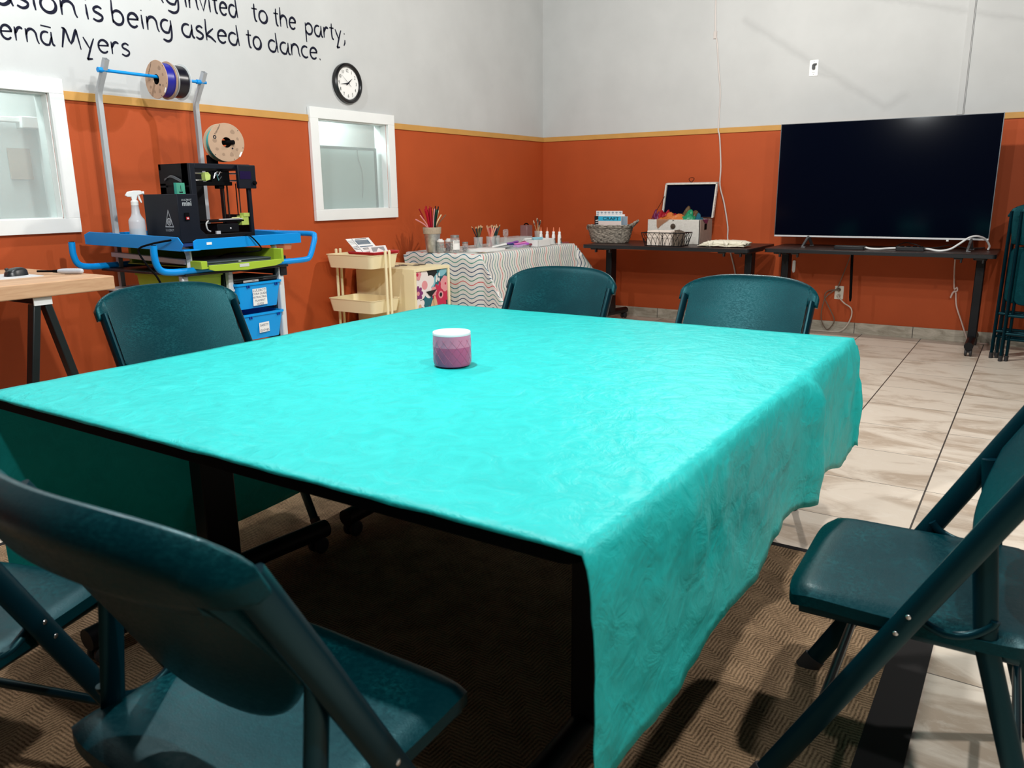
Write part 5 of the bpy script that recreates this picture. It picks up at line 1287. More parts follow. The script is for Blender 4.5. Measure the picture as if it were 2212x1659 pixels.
# ================================================================== blue maker cart
cart_rod_z = 1.862
def build_cart():
    t = thing('maker_cart', 'white and bright blue rolling cart carrying a 3d printer', 'cart', (.55, -4.58, 0))
    # worktop tray with raised lips
    x0, x1, y0, y1, z = .15, .92, -4.985, -4.20, .992
    mb = MB(); mb.box(x0, x1, y0, y1, z-.006, z)
    obj('worktop', mb, M('deep_blue_laminate', (.004, .03, .14), .4), t)
    mb = MB()
    mb.prism([(y0+.09, -.028), (y1, -.028), (y1, .020), (y1-.02, .028), (y0+.11, .026), (y0+.09, .016)], 0, .005, fn=lambda u, v, ww: (x1+ww, u, z+v))
    lip = obj('front_lip', mb, cart_blue, t, bevel=.0015)
    mb = MB(); mb.prism([(x0-.03, -.012), (x1+.03, -.026), (x1+.055, .008), (x1+.02, .042), (x0+.02, .056), (x0-.03, .040)], 0, .005, fn=lambda u, v, ww: (u, y0-ww, z+v))
    mb.prism([(x1-.02, 0), (x1+.055, 0), (x1+.055, .006), (x1-.02, .006)], -.09, .0, fn=lambda u, v, ww: (u, y0-ww, z-.026+v))
    obj('side_lip', mb, cart_blue, t, bevel=.0015)
    mb = MB(); mb.prism([(x0, -.012), (x1, -.026), (x1, .022), (x0+.02, .050), (x0, .045)], 0, .005, fn=lambda u, v, ww: (u, y1+ww, z+v)); obj('side_lip', mb, cart_blue, t, bevel=.0015)
    mb = MB(); mb.prism([(y0, -.012), (y1, -.012), (y1, .045), (y0, .045)], 0, .005, fn=lambda u, v, ww: (x0-ww, u, z+v)); obj('back_lip', mb, cart_blue, t, bevel=.0015)
    mb = MB(); mb.box(x1+.005, x1+.0065, -4.82, -4.79, z-.004, z+.008); obj('sticker', mb, paper, lip)
    pole_grey = M('pale_grey_enamel_pole', (.40, .415, .43), .45)
    # poles that rise behind and crook forward
    for y in (-4.86, -4.275):
        mb = MB(); pts = smoothp([(.205, y, .08), (.205, y, .9), (.205, y, 1.60), (.205, y, 1.735), (.225, y, 1.785), (.27, y, 1.85), (.31, y, 1.915)], 5)
        mb.tube(pts, .0175, 4, r2=.0175, side=(.7, .7, 0)); mb.f = mb.f[:-1]
        pl = obj('pole', mb, pole_grey, t, angle=50)
        mb = MB()
        for zz in (1.62, 1.46, 1.30, 1.14): mb.lathe([(.0001, .006), (.006, .004), (.008, 0)], n=8, fn=lambda a, b, c, zz=zz: (.205+a, y+.0125*1.0+c, zz+b))
        obj('bolt', mb, chrome, pl)
    # front uprights, arches and rails
    for y in (-5.0+.06, -4.67, -4.335):
        mb = MB()
        if y == -4.67: mb.bar((.88, y, .09), (.88, y, .865), .030, .030)
        else: mb.bar((.88, y, .09), (.88, y, .865), .034, .034)
        obj('upright', mb, cart_white, t, bevel=.006)
    for y in (-4.90, -4.36):
        mb = MB(); mb.tube(smoothp([(.885, y, .872), (.885, y, .93), (.870, y, .968), (.82, y, .982), (.70, y, .982), (.40, y, .982), (.21, y, .982)], 6), .016, 4, side=(0, .7, .7)); obj('arch', mb, cart_white, t, angle=50)
        mb = MB(); mb.bar((.22, y, .925), (.87, y, .905), .026, .026); obj('rail', mb, cart_white, t, bevel=.004)
    # blue tube rails with upturned ends at one side and a loop handle at the other
    hp = [(.915, -5.105, 1.0), (.915, -5.105, .935), (.915, -5.085, .885), (.915, -5.03, .868), (.915, -4.9, .866), (.915, -4.5, .866), (.915, -4.28, .866)]
    mb = MB(); mb.tube(smoothp(hp, 6), .0165, 14); obj('handle_tube', mb, cart_blue, t)
    mb = MB(); mb.tube(smoothp([(.20, b, c) for a, b, c in hp], 6), .0165, 14); obj('handle_tube', mb, cart_blue, t)
    lp = [(.915, -4.28, .866), (.915, -4.18, .867), (.915, -4.135, .880), (.905, -4.09, .95), (.89, -4.065, .99), (.85, -4.058, 1.006), (.60, -4.058, 1.006), (.27, -4.058, 1.006), (.215, -4.07, .985), (.20, -4.11, .92), (.20, -4.16, .872), (.20, -4.28, .866)]
    mb = MB(); mb.tube(smoothp(lp, 6), .0155, 14); obj('push_handle', mb, cart_blue, t)
    mb = MB()
    for x in (.915, .20): mb.tube([(x, -5.105, .999), (x, -5.105, 1.003)], .012, 12)
    obj('end_plug', mb, near_black, t)
    # shelves and the dark cabinet side
    mb = MB(); mb.box(.19, .93, -4.96, -4.31, .84, .852); obj('shelf', mb, black_plastic, t, bevel=.002)
    mb = MB(); mb.box(.19, .905, -4.96, -4.66, .735, .747); mb.box(.19, .90, -4.96, -4.31, .16, .175); obj('shelf', mb, cart_white, t, bevel=.002)
    mb = MB(); mb.box(.22, .86, -4.69, -4.678, .17, .84); mb.box(.22, .86, -4.95, -4.70, .722, .735); obj('side_panel', mb, M('dark_green_panel', (.008, .022, .022), .5), t)
    mb = MB(); mb.box(.22, .865, -4.352, -4.346, .56, .62); mb.box(.845, .865, -4.353, -4.347, .17, .84); mb.box(.22, .865, -4.353, -4.347, .43, .46); mb.box(.22, .86, -4.353, -4.347, .80, .84); obj('bin_runner', mb, M('slate_runner', (.05, .10, .12), .5), t)
    mb = MB(); mb.box(.86, .905, -4.345, -4.30, .79, .90); obj('latch', mb, black_plastic, t, bevel=.003)
    for x in (.26, .87):
        for y in (-4.93, -4.34):
            mb = MB(); mb.lathe([(.0001, -.014), (.04, -.014), (.045, 0), (.04, .014), (.0001, .014)], n=18, fn=lambda a, b, c, x=x, y=y: (x+a, y+c, .047+b)); mb.tube([(x, y, .05), (x, y, .165)], .010, 8); obj('castor', mb, rubber, t)
    mb = MB(); mb.bar((.22, -4.93, .70), (.90, -4.93, .70), .02, .03); obj('rail', mb, cart_white, t)
    # pull out drawer in lime green
    mb = MB(); mb.box(.30, .975, -4.87, -4.40, .874, .880); mb.prism([(-4.86, -.010), (-4.83, -.020), (-4.63, -.030), (-4.44, -.022), (-4.40, -.012), (-4.40, .010), (-4.86, .010)], 0, .010, fn=lambda u, v, ww: (.975+ww, u, .880+v))
    mb.box(.86, .985, -4.905, -4.87, .874, .912); mb.box(.32, .985, -4.40, -4.385, .874, .945); mb.box(.30, .325, -4.86, -4.40, .88, .965)
    dr = obj('drawer', mb, lime, t, bevel=.002)
    mb = MB(); mb.box(.9855, .987, -4.68, -4.62, .868, .884); obj('sticker', mb, M('silver_sticker', (.6, .62, .58), .4), dr)
    mb = MB(); mb.lathe([(.0001, .004), (.006, 0)], n=8, fn=lambda a, b, c: (.975+c, -4.393+a, .928+b)); obj('bolt', mb, chrome, dr)
build_cart()
def laptop(label, x0, x1, y0, y1, z, mt):
    t = thing('laptop', label, 'laptop', ((x0+x1)/2, (y0+y1)/2, z))
    mb = MB(); mb.box(x0, x1, y0, y1, z, z+.014); obj('base', mb, mt, t, bevel=.004)
    mb = MB(); mb.box(x0, x1, y0, y1, z+.0145, z+.024); l = obj('lid', mb, mt, t, bevel=.004)
    mb = MB(); mb.lathe([(.0001, .0005), (.010, .0006)], n=12, cap=False, fn=lambda a, b, c: (x1-.0+c, (y0+y1)/2+a, z+.016+b*.35)); obj('emblem', mb, silver, l)
slate = M('dark_slate_laptop', (.035, .05, .055), .45, var=.1, vsc=40)
laptop('closed dark laptop lying in the lime green drawer of the cart', .58, .955, -4.86, -4.445, .8805, slate)
t = thing('laptop', 'closed black laptop lying on top of the upper blue bin', 'laptop', (.78, -4.50, .772)); mb = MB(); mb.box(.63, .90, -4.655, -4.37, .7745, .786); obj('base', mb, black_plastic, t, bevel=.003)
mb = MB(); mb.box(.62, .895, -4.66, -4.365, .7865, .797); l = obj('lid', mb, slate, t, bevel=.003)
mb = MB(); mb.box(.9005, .9015, -4.60, -4.50, .7746, .7856); text(mb, '9100', .008, wallA(-4.535, .780, .9017), 1); kid(obj('sticker', mb, [M('pale_sticker', (.6, .57, .55), .6), ink], t), 'pale barcode sticker')
def tub(name, label, cat, x0, x1, y0, y1, z0, z1, mt, latches=True, taper=.018):
    t = thing(name, label, cat, ((x0+x1)/2, (y0+y1)/2, z0))
    mb = MB(); cx, cy = (x0+x1)/2, (y0+y1)/2; w_, d = x1-x0, y1-y0; vs = []
    rings = [(w_-2*taper, d-2*taper, z0), (w_, d, z1-.012), (w_+.014, d+.014, z1-.012), (w_+.014, d+.014, z1), (w_-.008, d-.008, z1), (w_-2*taper-.008, d-2*taper-.008, z0+.004)]
    for a, b, z in rings: vs += [(u, v, z) for u, v in rrect(a, b, .015, 4, cx, cy)]
    k = len(rrect(1, 1, .1, 4)); fs = [tuple(range(k-1, -1, -1))]
    for q in range(5): fs += [(q*k+j, q*k+(j+1) % k, (q+1)*k+(j+1) % k, (q+1)*k+j) for j in range(k)]
    fs.append(tuple(5*k+j for j in range(k))); mb.add(vs, fs); obj('body', mb, mt, t, angle=40)
    if latches:
        for y in (y0+d*.24, y1-d*.12):
            mb = MB()
            for dd in (-.006, .006): mb.box(x1-.004, x1+.006, y+dd-.0035, y+dd+.0035, z1-.026, z1-.013)
            obj('clip', mb, M('deep_blue_plastic', (.0, .05, .32), .4), t)
    return t
def handwritten(root, cx, cy, w_, h, x, lines, slant):
    F = lambda u, v, ww: (x+ww-v*slant*0, cx+u, cy+v)
    mb = MB(); mb.flat([(-w_/2, -h/2), (w_/2, -h/2+.002), (w_/2-.001, h/2), (-w_/2+.001, h/2-.001)], 0, 0, F); lb = kid(obj('paper_label', mb, paper, root), 'white handwritten label')
    mb = MB(); n = len(lines)
    for i, (s, sz) in enumerate(lines): text(mb, s, sz, lambda u, v, ww, i=i: F(u+v*.15, v+h/2-h*(i+.6)/n, ww), 0, .0006)
    obj('handwriting', mb, M('blue_black_pen', (.03, .05, .12), .6), lb)
u = tub('storage_bin', 'upper bright blue bin with the longer handwritten label in the cart', 'bin', .55, .915, -4.655, -4.36, .632, .772, bin_blue)
handwritten(u, -4.508, .692, .095, .092, .912, [('LULZBOT/', .0185), ('CURA GUIDE', .0165), ('RETRACTING', .0150), ('FILAMENT', .0150), ('GUIDE', .0150)], 0)
u = tub('storage_bin', 'lower bright blue bin labelled for safety gloves in the cart', 'bin', .55, .915, -4.655, -4.36, .462, .605, bin_blue)
handwritten(u, -4.495, .523, .070, .056, .912, [('SAFETY', .0175), ('GLOVES', .0175)], 0)
tub('storage_bin', 'large lime green bin on the cart shelf behind the near chair', 'bin', .45, .865, -4.925, -4.70, .748, .838, lime, False, .006)
cordthing('electrical_cable', [(.90, -5.0, 1.02), (.78, -5.03, 1.0), (.70, -5.05, .97), (.74, -5.04, .90), (.80, -5.03, .84), (.84, -5.02, .76)], .005, near_black, 'black cord hanging off the near corner of the blue cart')
cordthing('electrical_cable', [(.80, -4.60, 1.0), (.88, -4.60, .999), (.93, -4.57, 1.026), (.952, -4.53, .985), (.945, -4.50, .945), (.90, -4.53, .935), (.80, -4.60, .925), (.72, -4.62, .90)], .004, near_black, 'black cable draped over the front edge of the cart below the printer')
tp = M('terracotta_plastic', (.58, .20, .09), .5)
t = thing('plant_pot', 'small square terracotta pot hooked on the push handle of the cart', 'pot', (.55, -4.01, .90))
mb = MB(); cx, cy = .55, -4.005; vs = []
for a, z in ((.058, .905), (.066, .935), (.078, .937), (.086, .992), (.080, .992), (.056, .91)): vs += [(u, v, z) for u, v in rrect(a*1.35, a, .008, 3, cx, cy)]
k = len(rrect(1, 1, .1, 3)); fs = [tuple(range(k-1, -1, -1))]
for q in range(5): fs += [(q*k+j, q*k+(j+1) % k, (q+1)*k+(j+1) % k, (q+1)*k+j) for j in range(k)]
fs.append(tuple(5*k+j for j in range(k))); mb.add(vs, fs); obj('body', mb, tp, t)
mb = MB(); mb.bar((cx-.02, cy-.044, .985), (cx-.02, cy-.053, 1.024), .018, .004); mb.bar((cx+.02, cy-.044, .985), (cx+.02, cy-.053, 1.024), .018, .004); obj('hook', mb, tp, t)

# spool rod with two spools of filament
t = thing('spool_rod', 'blue rod spanning the two cart poles and carrying filament spools', 'rod', (.27, -4.57, 1.86))
mb = MB(); mb.tube([(.283, -4.885, cart_rod_z), (.283, -4.25, cart_rod_z)], .0085, 12); obj('bar', mb, cart_blue, t)
for y in (-4.895, -4.312):
    mb = MB(); mb.lathe([(.0001, 0), (.013, 0), (.013, .022), (.010, .026), (.010, .032), (.0001, .032)], n=14, fn=lambda a, b, c, y=y: (.283+a, y+c-.0, cart_rod_z+b)); obj('knob', mb, cart_blue, t)
cardb = M('kraft_cardboard', (.46, .30, .20), .8, var=.05, vsc=15)
cardp = M('kraft_print', (.32, .205, .135), .8)
def spool(label, F, R, wd, fil, flange, rf, printed=True, hole=.027):
    t = thing('filament_spool', label, 'filament spool', F(0, 0, 0))
    def ring(w0, w1):
        mb = MB(); mb.lathe([(hole, w0), (R-.001, w0), (R, (w0+w1)/2), (R-.001, w1), (hole, w1), (hole, w0)], n=56, fn=F, cap=False); return mb
    fo = obj('flange', ring(-wd/2-.004, -wd/2), flange, t); f2 = obj('flange', ring(wd/2, wd/2+.004), flange, t)
    mb = MB(); pr = []
    for i in range(15): pr.append((rf+.0012*(i % 2), -wd/2+wd*i/14))
    mb.lathe(pr, n=56, fn=F, cap=False); obj('filament', mb, fil, t)
    mb = MB(); mb.lathe([(hole+.001, -wd/2-.003), (hole+.001, wd/2+.003)], n=32, fn=F, cap=False); mb.lathe([(hole, -wd/2), (.0001, -wd/2)], n=32, fn=F, cap=False) if False else None; obj('core', mb, near_black, t)
    if printed:
        mb = MB(); w_ = wd/2+.0044
        rnd = random.Random(4)
        for k in range(9):
            a = .3+k*.68; r0 = R*.66; s = R*rnd.uniform(.07, .15)
            if 1.6 < (a % (2*PI)) < 3.0: continue
            mb.flat([(r0*math.cos(a)+s*rnd.uniform(.7, 1.1)*math.cos(b), r0*math.sin(a)+s*rnd.uniform(.7, 1.1)*math.sin(b)) for b in [2*PI*j/8 for j in range(8)]], w_, 0, F)
        for a, rr in ((.75, .93), (1.9, .93), (3.9, .93), (5.1, .93), (6.0, .93)): mb.flat(ell(R*rr*math.cos(a), R*rr*math.sin(a), .0025, .0025, 8), w_+.0002, 1, F)
        a = 2.75; mb.lathe([(.0045, w_+.0002), (.0095, w_+.0002)], n=18, m=1, fn=lambda x, y, z: F(R*.68*math.cos(a)+x, R*.68*math.sin(a)+y, z), cap=False)
        b = 1.02
        text(mb, 'Polymaker', .0125, lambda x, y, z: F(-R*.46+x*math.cos(b)-y*math.sin(b), R*.62+x*math.sin(b)+y*math.cos(b), z), 1, w_+.0002)
        mb.flat([(R*.62, -R*.70), (R*.70, -R*.74), (R*.84, -R*.50), (R*.76, -R*.46)], w_+.0002, 2, F)
        mb.flat(ell(R*.30, -R*.30, .005, .005, 10), w_+.0002, 1, F)
        obj('print', mb, [cardp, ink, paper], t)
    return t
ca, sa = math.cos(math.radians(-12)), math.sin(math.radians(-12))
def rodspool(y, flip=False):      # axle along the rod, printed face towards -y
    return lambda u, v, ww: (.283+u, y-ww, cart_rod_z-.014+v)
spool('cardboard spool of royal blue filament, left on the blue rod', rodspool(-4.535), .100, .058, M('royal_blue_filament', (.012, .014, .26), .35), cardb, .088)
clearfl = thin('clear_spool_flange', (.78, .80, .80), .42, .15)
spool('clear spool of black filament, right on the blue rod', rodspool(-4.452), .097, .070, M('black_filament', (.006, .006, .012), .3), clearfl, .084, False)

# ------------------------------------------------------------------ 3d printer
def build_printer():
    fr = M('dark_navy_powder_coat', (.0028, .0055, .012), .5, spec=.25); fr2 = M('black_powder_coat', (.002, .0025, .004), .55, spec=.2)
    xf, xb, ya, yb, z0, z1 = .725, .46, -4.732, -4.352, .9935, 1.392
    t = thing('desktop_printer', 'black open frame 3d printer standing on the blue cart', '3d printer', (.60, -4.55, z0))
    mb = MB(); mb.box(xb, xf, ya, yb, z0, z0+.035); obj('base', mb, fr2, t, bevel=.003)
    mb = MB()      # front portal
    mb.box(xf-.02, xf, ya, ya+.032, z0+.03, z1); mb.box(xf-.02, xf, yb-.022, yb, z0+.03, z1); mb.box(xf-.02, xf, ya+.03, yb-.02, z1-.026, z1); obj('front_frame', mb, fr, t, bevel=.003)
    mb = MB(); mb.box(xb, xf-.02, ya, ya+.006, z1-.11, z1); mb.box(xb, xb+.05, ya, ya+.006, z0+.03, z1-.1); mb.box(xb, xf-.02, ya, ya+.006, z1-.21, z1-.12); mb.box(xf-.07, xf-.02, ya, ya+.006, z0+.03, z1); mb.box(xb, xf-.02, ya+.006, ya+.010, z1-.12, z1-.02)
    obj('side_panel', mb, fr2, t)
    mb = MB(); mb.box(xb+.02, xf-.02, yb-.006, yb, z0+.03, z0+.13); mb.box(xb, xb+.03, yb-.006, yb, z0+.03, z1); mb.box(xb, xf-.02, yb-.006, yb, z1-.03, z1); obj('side_panel', mb, fr2, t)
    mb = MB(); mb.box(xb, xb+.02, ya, yb, z1-.03, z1); mb.box(xb, xb+.025, ya+.20, ya+.25, z0+.03, z1-.02); mb.box(xb, xf, ya, yb, z1-.004, z1) if False else None; obj('back_frame', mb, fr2, t)
    mb = MB()
    for k, (dx, dz) in enumerate(((-.05, .03), (-.03, .026), (-.01, .022))): mb.tube(smoothp([(xb+.05, ya-.004, z1-.085+k*.004), (xb+.12, ya-.012, z1-.060-k*.004), (xb+.20, ya-.010, z1-.085-k*.005)], 5), .0022, 6)
    obj('cable', mb, M('grey_cable', (.10, .11, .12), .5), t)
    for zz in (z1-.048, z1-.085):
        mb = MB(); mb.tube([(xf-.06, ya+.02, zz), (xf-.06, yb-.02, zz)], .0045, 10); obj('guide_rod', mb, chrome, t)
    for yy, xx in ((yb-.112, xf-.10), (yb-.090, xf-.09), (yb-.078, xf-.11), (yb-.045, xf-.05), (yb-.040, xf-.08)):
        mb = MB(); mb.tube([(xx, yy, z0+.11), (xx, yy, z1-.10)], .0032, 8); obj('guide_rod', mb, M('dark_steel_rod', (.05, .045, .04), .3, .8), t)
    mb = MB(); mb.box(xf-.085, xf-.035, ya+.155, ya+.27, z1-.112, z1-.034); mb.box(xf-.09, xf-.03, ya+.03, yb-.10, z1-.112, z1-.092); mb.box(xf-.08, xf-.04, ya+.20, ya+.235, z1-.128, z1-.11); ex = obj('extruder', mb, near_black, t, bevel=.003)
    mb = MB(); mb.prism([(0, 0), (.026, .008), (.030, .030), (.016, .046), (-.004, .044), (-.004, .012)], -.03, .002, fn=wallA(ya+.118, z1-.088, xf-.035)); kid(obj('gear', mb, M('lime_printed_plastic', (.50, .62, .16), .5), ex), 'lime green printed gear')
    mb = MB()
    for pts in ([(.0, .02), (.012, .05), (.03, .035), (.045, .055)], [(.02, .045), (.03, .01), (.05, .03)], [(.01, .03), (.025, .055), (.055, .05)]): mb.tube([(xf-.032, ya+.165+u, z1-.095+v) for u, v in pts], .0028, 6)
    obj('bracket', mb, chrome, ex)
    mb = MB(); mb.box(xf+.0, xf+.022, yb-.098, yb+.020, z1-.128, z1-.004); sc_ = obj('display_box', mb, fr, t, bevel=.004)
    mb = MB(); mb.box(xf+.022, xf+.0235, yb-.088, yb-.014, z1-.078, z1-.036); kid(obj('display', mb, M('deep_violet_display', (.008, .006, .045), .2), sc_), 'dark violet display')
    mb = MB(); mb.lathe([(.0001, .014), (.010, .013), (.011, 0)], n=16, fn=lambda a, b, c: (xf+.022+c, yb+.004+a, z1-.098+b)); obj('knob', mb, near_black, sc_)
    mb = MB(); mb.box(xb+.06, xf-.01, ya+.075, yb-.06, z0+.095, z0+.105, 0); mb.box(xf-.018, xf-.008, ya+.16, yb-.07, z0+.106, z0+.112, 1); mb.box(xf-.012, xf-.006, ya+.24, yb-.09, z0+.112, z0+.118, 2)
    obj('bed', mb, [near_black, silver, M('pale_lime_strip', (.75, .72, .35), .5)], t, bevel=.001)
    mb = MB(); mb.box(xb+.10, xf-.02, ya+.15, yb-.09, z0+.04, z0+.085); mb.tube([(xb+.05, ya+.10, z0+.07), (xb+.05, yb-.05, z0+.07)], .006, 8); obj('bed_carriage', mb, fr2, t, bevel=.004)
    mb = MB(); mb.box(xf-.05, xf-.01, yb-.075, yb-.028, z0+.075, z0+.125); mb.box(xf-.04, xf-.006, yb-.062, yb-.02, z0+.12, z0+.14); kid(obj('bracket', mb, M('lime_printed_plastic2', (.42, .52, .10), .5), t), 'lime green printed bracket')
    mb = MB(); mb.box(xf-.006, xf+.004, ya+.125, ya+.150, z0+.034, z0+.05); obj('connector', mb, silver, t)
    mb = MB(); mb.tube(smoothp([(xf-.004, ya+.085, z0+.105), (xf+.004, ya+.065, z0+.09), (xf+.004, ya+.07, z0+.06), (xf, ya+.09, z0+.05)], 5), .004, 6); kid(obj('cable', mb, M('pale_cable', (.5, .5, .48), .5), t), 'pale looped cable')
    mb = MB(); mb.lathe([(.0001, .002), (.005, 0)], n=8, fn=lambda a, b, c: (xf-.019+c, ya+.235+a, z0+.06+b)); obj('bolt', mb, silver, t)
    # control box at the side
    bx0, bx1, by0, by1, bz1 = .478, .765, -4.850, -4.736, 1.238
    mb = MB(); mb.prism([(by0, z0), (by1+.045, z0), (by1+.045, z0+.03), (by1, z0+.07), (by1, bz1), (by0, bz1)], bx0, bx1, fn=lambda u, v, ww: (ww, u, v)); cb = obj('control_box', mb, fr, t, bevel=.002)
    lg = M('pale_grey_print', (.42, .45, .47), .5)
    F = lambda u, v, ww: (bx1-.085-u*-1, by0-ww, 1.10+v)      # on the side that faces the desk
    mb = MB()
    def tri(s0, s1):
        A = [(0, .062), (-.036, -.028), (.036, -.028)]; c = (0, .002)
        P = [(c[0]+(x-c[0])*s0, c[1]+(y-c[1])*s0) for x, y in A]; Q = [(c[0]+(x-c[0])*s1, c[1]+(y-c[1])*s1) for x, y in A]
        for i in range(3): mb.flat([P[i], P[(i+1) % 3], Q[(i+1) % 3], Q[i]], .0006, 0, F)
    tri(1.0, .82)
    mb.lathe([(.0135, .0006), (.019, .0006)], n=24, fn=F, cap=False); mb.lathe([(.0001, .0006), (.0055, .0006)], n=14, fn=F, cap=False); mb.lathe([(.0085, .0006), (.0105, .0006)], n=20, fn=F, cap=False)
    text(mb, 'LULZBOT', .016, lambda u, v, ww: F(u, v-.043, ww), 0, .0006); obj('logo', mb, lg, cb)
    F2 = wallA((by0+by1)/2-.004, 1.19, bx1)
    mb = MB(); text(mb, 'LULZBOT', .0125, lambda u, v, ww: F2(u, v+.018, ww), 0, .0006, sx=1.1); text(mb, 'mini', .034, F2, 0, .0006, bold=.02, sx=.95); obj('lettering', mb, lg, cb)
    mb = MB(); mb.prism(rrect(.026, .040, .004), 0, .006, 0, fn=wallA((by0+by1)/2-.012, 1.125, bx1)); mb.prism(rrect(.018, .014, .003, cy=-.008), .006, .009, 1, fn=wallA((by0+by1)/2-.012, 1.125, bx1)); mb.flat(ell(0, -.008, .004, .004, 10), .0095, 2, wallA((by0+by1)/2-.012, 1.125, bx1))
    obj('power_switch', mb, [near_black, red_plastic, white_plastic], cb)
    mb = MB(); Fl = lambda u, v, ww: (.635+u, ya-.0105-ww, z1-.128+v)
    mb.prism([(-.040, -.028), (.052, -.028), (.050, .030), (-.040, .032)], 0, .0008, 0, fn=Fl); mb.flat([(-.040, -.028), (-.018, -.028), (-.018, .032), (-.040, .032)], .0012, 2, Fl)
    text(mb, '1', .040, lambda u, v, ww: Fl(u+.018, v+.002, ww), 1, .0014); mb.flat([(.002, -.020), (.032, -.020), (.032, -.014), (.002, -.014)], .0014, 1, Fl)
    kid(obj('number_tag', mb, [M('mint_tag', (.10, .55, .36), .6), ink, M('teal_tag', (.03, .36, .28), .6)], t), 'mint green tag with the number 1')
    mb = MB(); mb.box(.585, .615, -4.52, -4.47, z1-.01, z1+.05); mb.tube([(.60, -4.495, z1+.04), (.60, -4.495, z1+.13)], .018, 12); mb.tube([(.60, -4.495, 1.505), (.735, -4.45, 1.505)], .012, 12); kid(obj('spool_arm', mb, near_black, t), 'black arm holding a filament spool')
build_printer()
a = math.radians(-14)
def psp(u, v, ww): return (.672+ww*math.cos(a)-u*math.sin(a), -4.465+ww*math.sin(a)+u*math.cos(a), 1.505+v)
spool('cardboard spool of turquoise filament on top of the 3d printer', psp, .100, .060, M('turquoise_filament', (.03, .42, .44), .35), cardb, .086)

# spray bottle on the cart
def build_spray():
    cx, cy, z = .50, -4.915, .9935
    t = thing('spray_bottle', 'white trigger spray bottle half full of liquid beside the printer', 'spray bottle', (cx, cy, z))
    m = thin('milky_plastic', (.78, .84, .88), .55, .3)
    mb = MB(); mb.lathe([(.0001, 0), (.036, 0), (.040, .004), (.040, .105), (.038, .118), (.026, .135), (.0205, .150), (.0175, .19), (.0165, .202), (.0001, .202)], (cx, cy, z), 30, cap=False); obj('bottle', mb, m, t)
    mb = MB(); mb.lathe([(.0001, .002), (.036, .003), (.0385, .006), (.0385, .072), (.0001, .0725)], (cx, cy, z), 30, cap=False); obj('liquid', mb, M('pale_blue_liquid', (.25, .38, .46), .2), t)
    mb = MB(); mb.lathe([(.0185, .190), (.0185, .212), (.012, .216), (.0001, .217)], (cx, cy, z), 22, cap=False); d = Vector((.45, .89, 0)); n = Vector((-.89, .45, 0))
    def F(u, v, ww): q = Vector((cx, cy, z))+d*u+n*ww; return (q.x, q.y, q.z+v)
    mb.prism([(-.042, .240), (-.030, .258), (.0, .264), (.034, .264), (.040, .258), (.040, .246), (.018, .240), (.010, .214), (-.012, .214), (-.014, .232), (-.030, .232)], -.010, .010, fn=F)
    hd = obj('spray_head', mb, white_plastic, t, bevel=.003)
    mb = MB(); mb.prism([(.018, .240), (.026, .240), (.036, .205), (.031, .200), (.020, .222)], -.006, .006, fn=F); obj('trigger', mb, white_plastic, t, bevel=.002)
    mb = MB(); mb.lathe([(.0001, .0), (.008, 0), (.008, .010), (.0001, .010)], n=12, fn=lambda x, y, c: F(.040+c, .252+y, x)); obj('nozzle', mb, white_plastic, t)
build_spray()

# ================================================================== butcher block desk at the left
def build_desk():
    x0, x1, y0, y1, z1 = .10, .925, -7.0, -5.322, .880
    t = thing('work_desk', 'pale butcher block desk on black trestles at the left edge', 'desk', (.52, -6.1, 0))
    mb = MB(); mb.box(x0, x1, y0, y1, z1-.062, z1); obj('desktop', mb, maple, t, bevel=.005)
    for cy in (-5.635, -6.75):
        mb = MB(); mb.box(x0+.06, x1-.03, cy-.035, cy+.035, z1-.092, z1-.063); obj('beam', mb, black_metal, t, bevel=.003)
        mb = MB(); mb.box(x1-.030, x1-.024, cy-.038, cy+.038, z1-.098, z1-.062); obj('end_plate', mb, white_plastic, t)
        for x in (x1-.055, x0+.09):
            for s in (-1, 1):
                mb = MB(); mb.bar((x, cy+s*.022, z1-.095), (x, cy+(.20 if x > .5 else .05) if s > 0 else cy-.15, .0), .032, .05, up=(1, 0, 0)); obj('leg', mb, M('black_trestle_leg', (.011, .013, .014), .35), t, bevel=.004)
build_desk()
t = thing('mouse_pad', 'thin white mouse pad on the butcher block desk', 'mouse pad', (.52, -5.72, .8805))
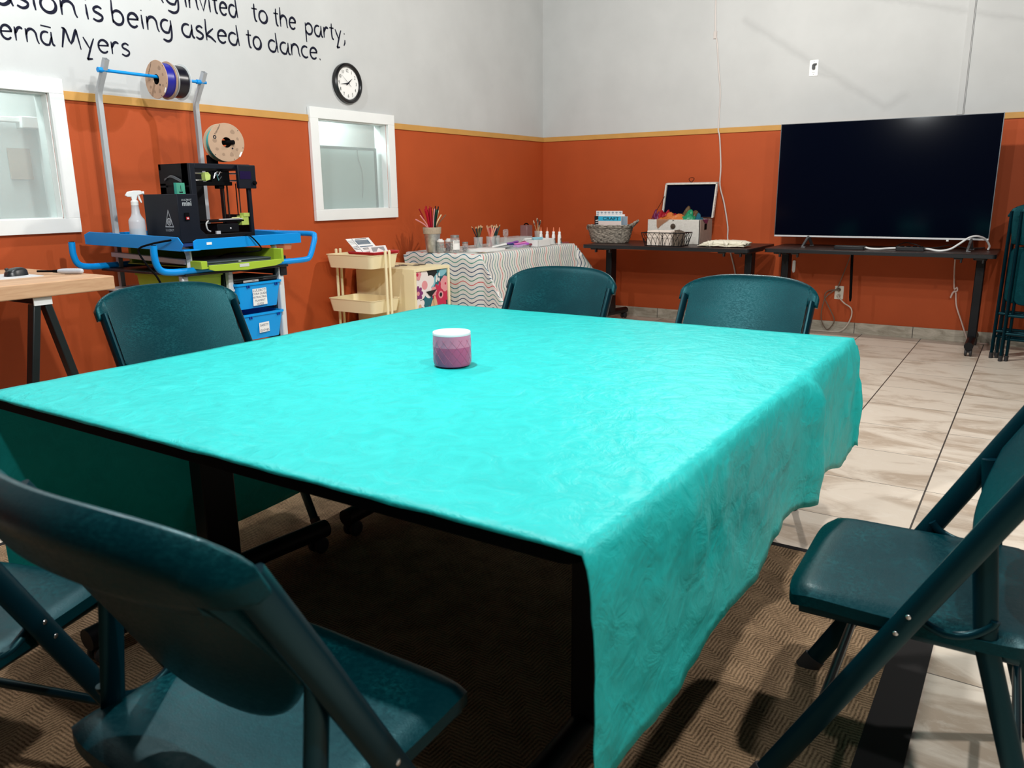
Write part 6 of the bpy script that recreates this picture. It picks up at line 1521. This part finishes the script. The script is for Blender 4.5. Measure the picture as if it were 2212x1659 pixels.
mb = MB(); mb.box(.40, .655, -5.90, -5.495, .8805, .8835); mb.box(.40, .655, -5.90, -5.495, .8801, .8806); obj('pad', mb, M('pale_grey_pad', (.66, .67, .68), .7), t)
t = thing('computer_mouse', 'black computer mouse on the white pad', 'computer mouse', (.50, -5.57, .884))
def mouse_z(u, v): return .036*max(0, (1-(u/.056)**2-.0)*(1-(v/.032)**2))**.5*(1-.18*u/.056)
mb = MB(); P = []
for i in range(21):
    u = -.056+.112*i/20; hw = .032*max(0.02, 1-(abs(u)/.057)**3)**.5; row = []
    for j in range(15):
        v = -hw+2*hw*j/14; zz = .036*max(0, 1-(abs(u)/.057)**2.6)**.5*max(0, 1-(v/hw)**4)**.5*(1+.12*u/.056)
        row.append((.545-u*.35+v*.94, -5.56+u*.94+v*.35, .8838+zz))
    P.append(row)
mb.grid(P); mb.add([p for r in (P[0],) for p in r], [tuple(range(15))]); obj('shell', mb, M('black_mouse_shell', (.012, .014, .016), .35), t, angle=180)
mb = MB(); mb.tube([(.560, -5.60, .917), (.563, -5.611, .915)], .006, 10); obj('wheel', mb, rubber, t)
def build_lighter():
    p0, p1 = Vector((.535, -5.462, .894)), Vector((.728, -5.352, .894)); d = (p1-p0).normalized(); L_ = (p1-p0).length
    t = thing('grill_lighter', 'grey handled long lighter with a black barrel on the desk', 'lighter', p0)
    mb = MB(); mb.tube([p0, p0+d*L_*.46], .0048, 10); obj('barrel', mb, near_black, t)
    mb = MB(); mb.tube([p0+d*L_*.34, p0+d*L_*.48], [.006, .0085], 12); obj('collar', mb, near_black, t)
    mb = MB(); mb.tube(smoothp([p0+d*L_*.46, p0+d*L_*.55, p0+d*L_*.75, p0+d*L_*.95, p0+d*L_], 4), [.009, .0095, .0102, .011, .0118, .0124, .0128, .013, .013, .013, .0128, .0125, .012, .011, .009, .007, .005], 14); obj('handle', mb, M('pale_grey_plastic', (.52, .56, .62), .35), t)
    mb = MB(); mb.bar(p0+d*L_*.60+Vector((0, 0, -.012)), p0+d*L_*.72+Vector((0, 0, -.012)), .008, .005); obj('trigger', mb, near_black, t)
build_lighter()
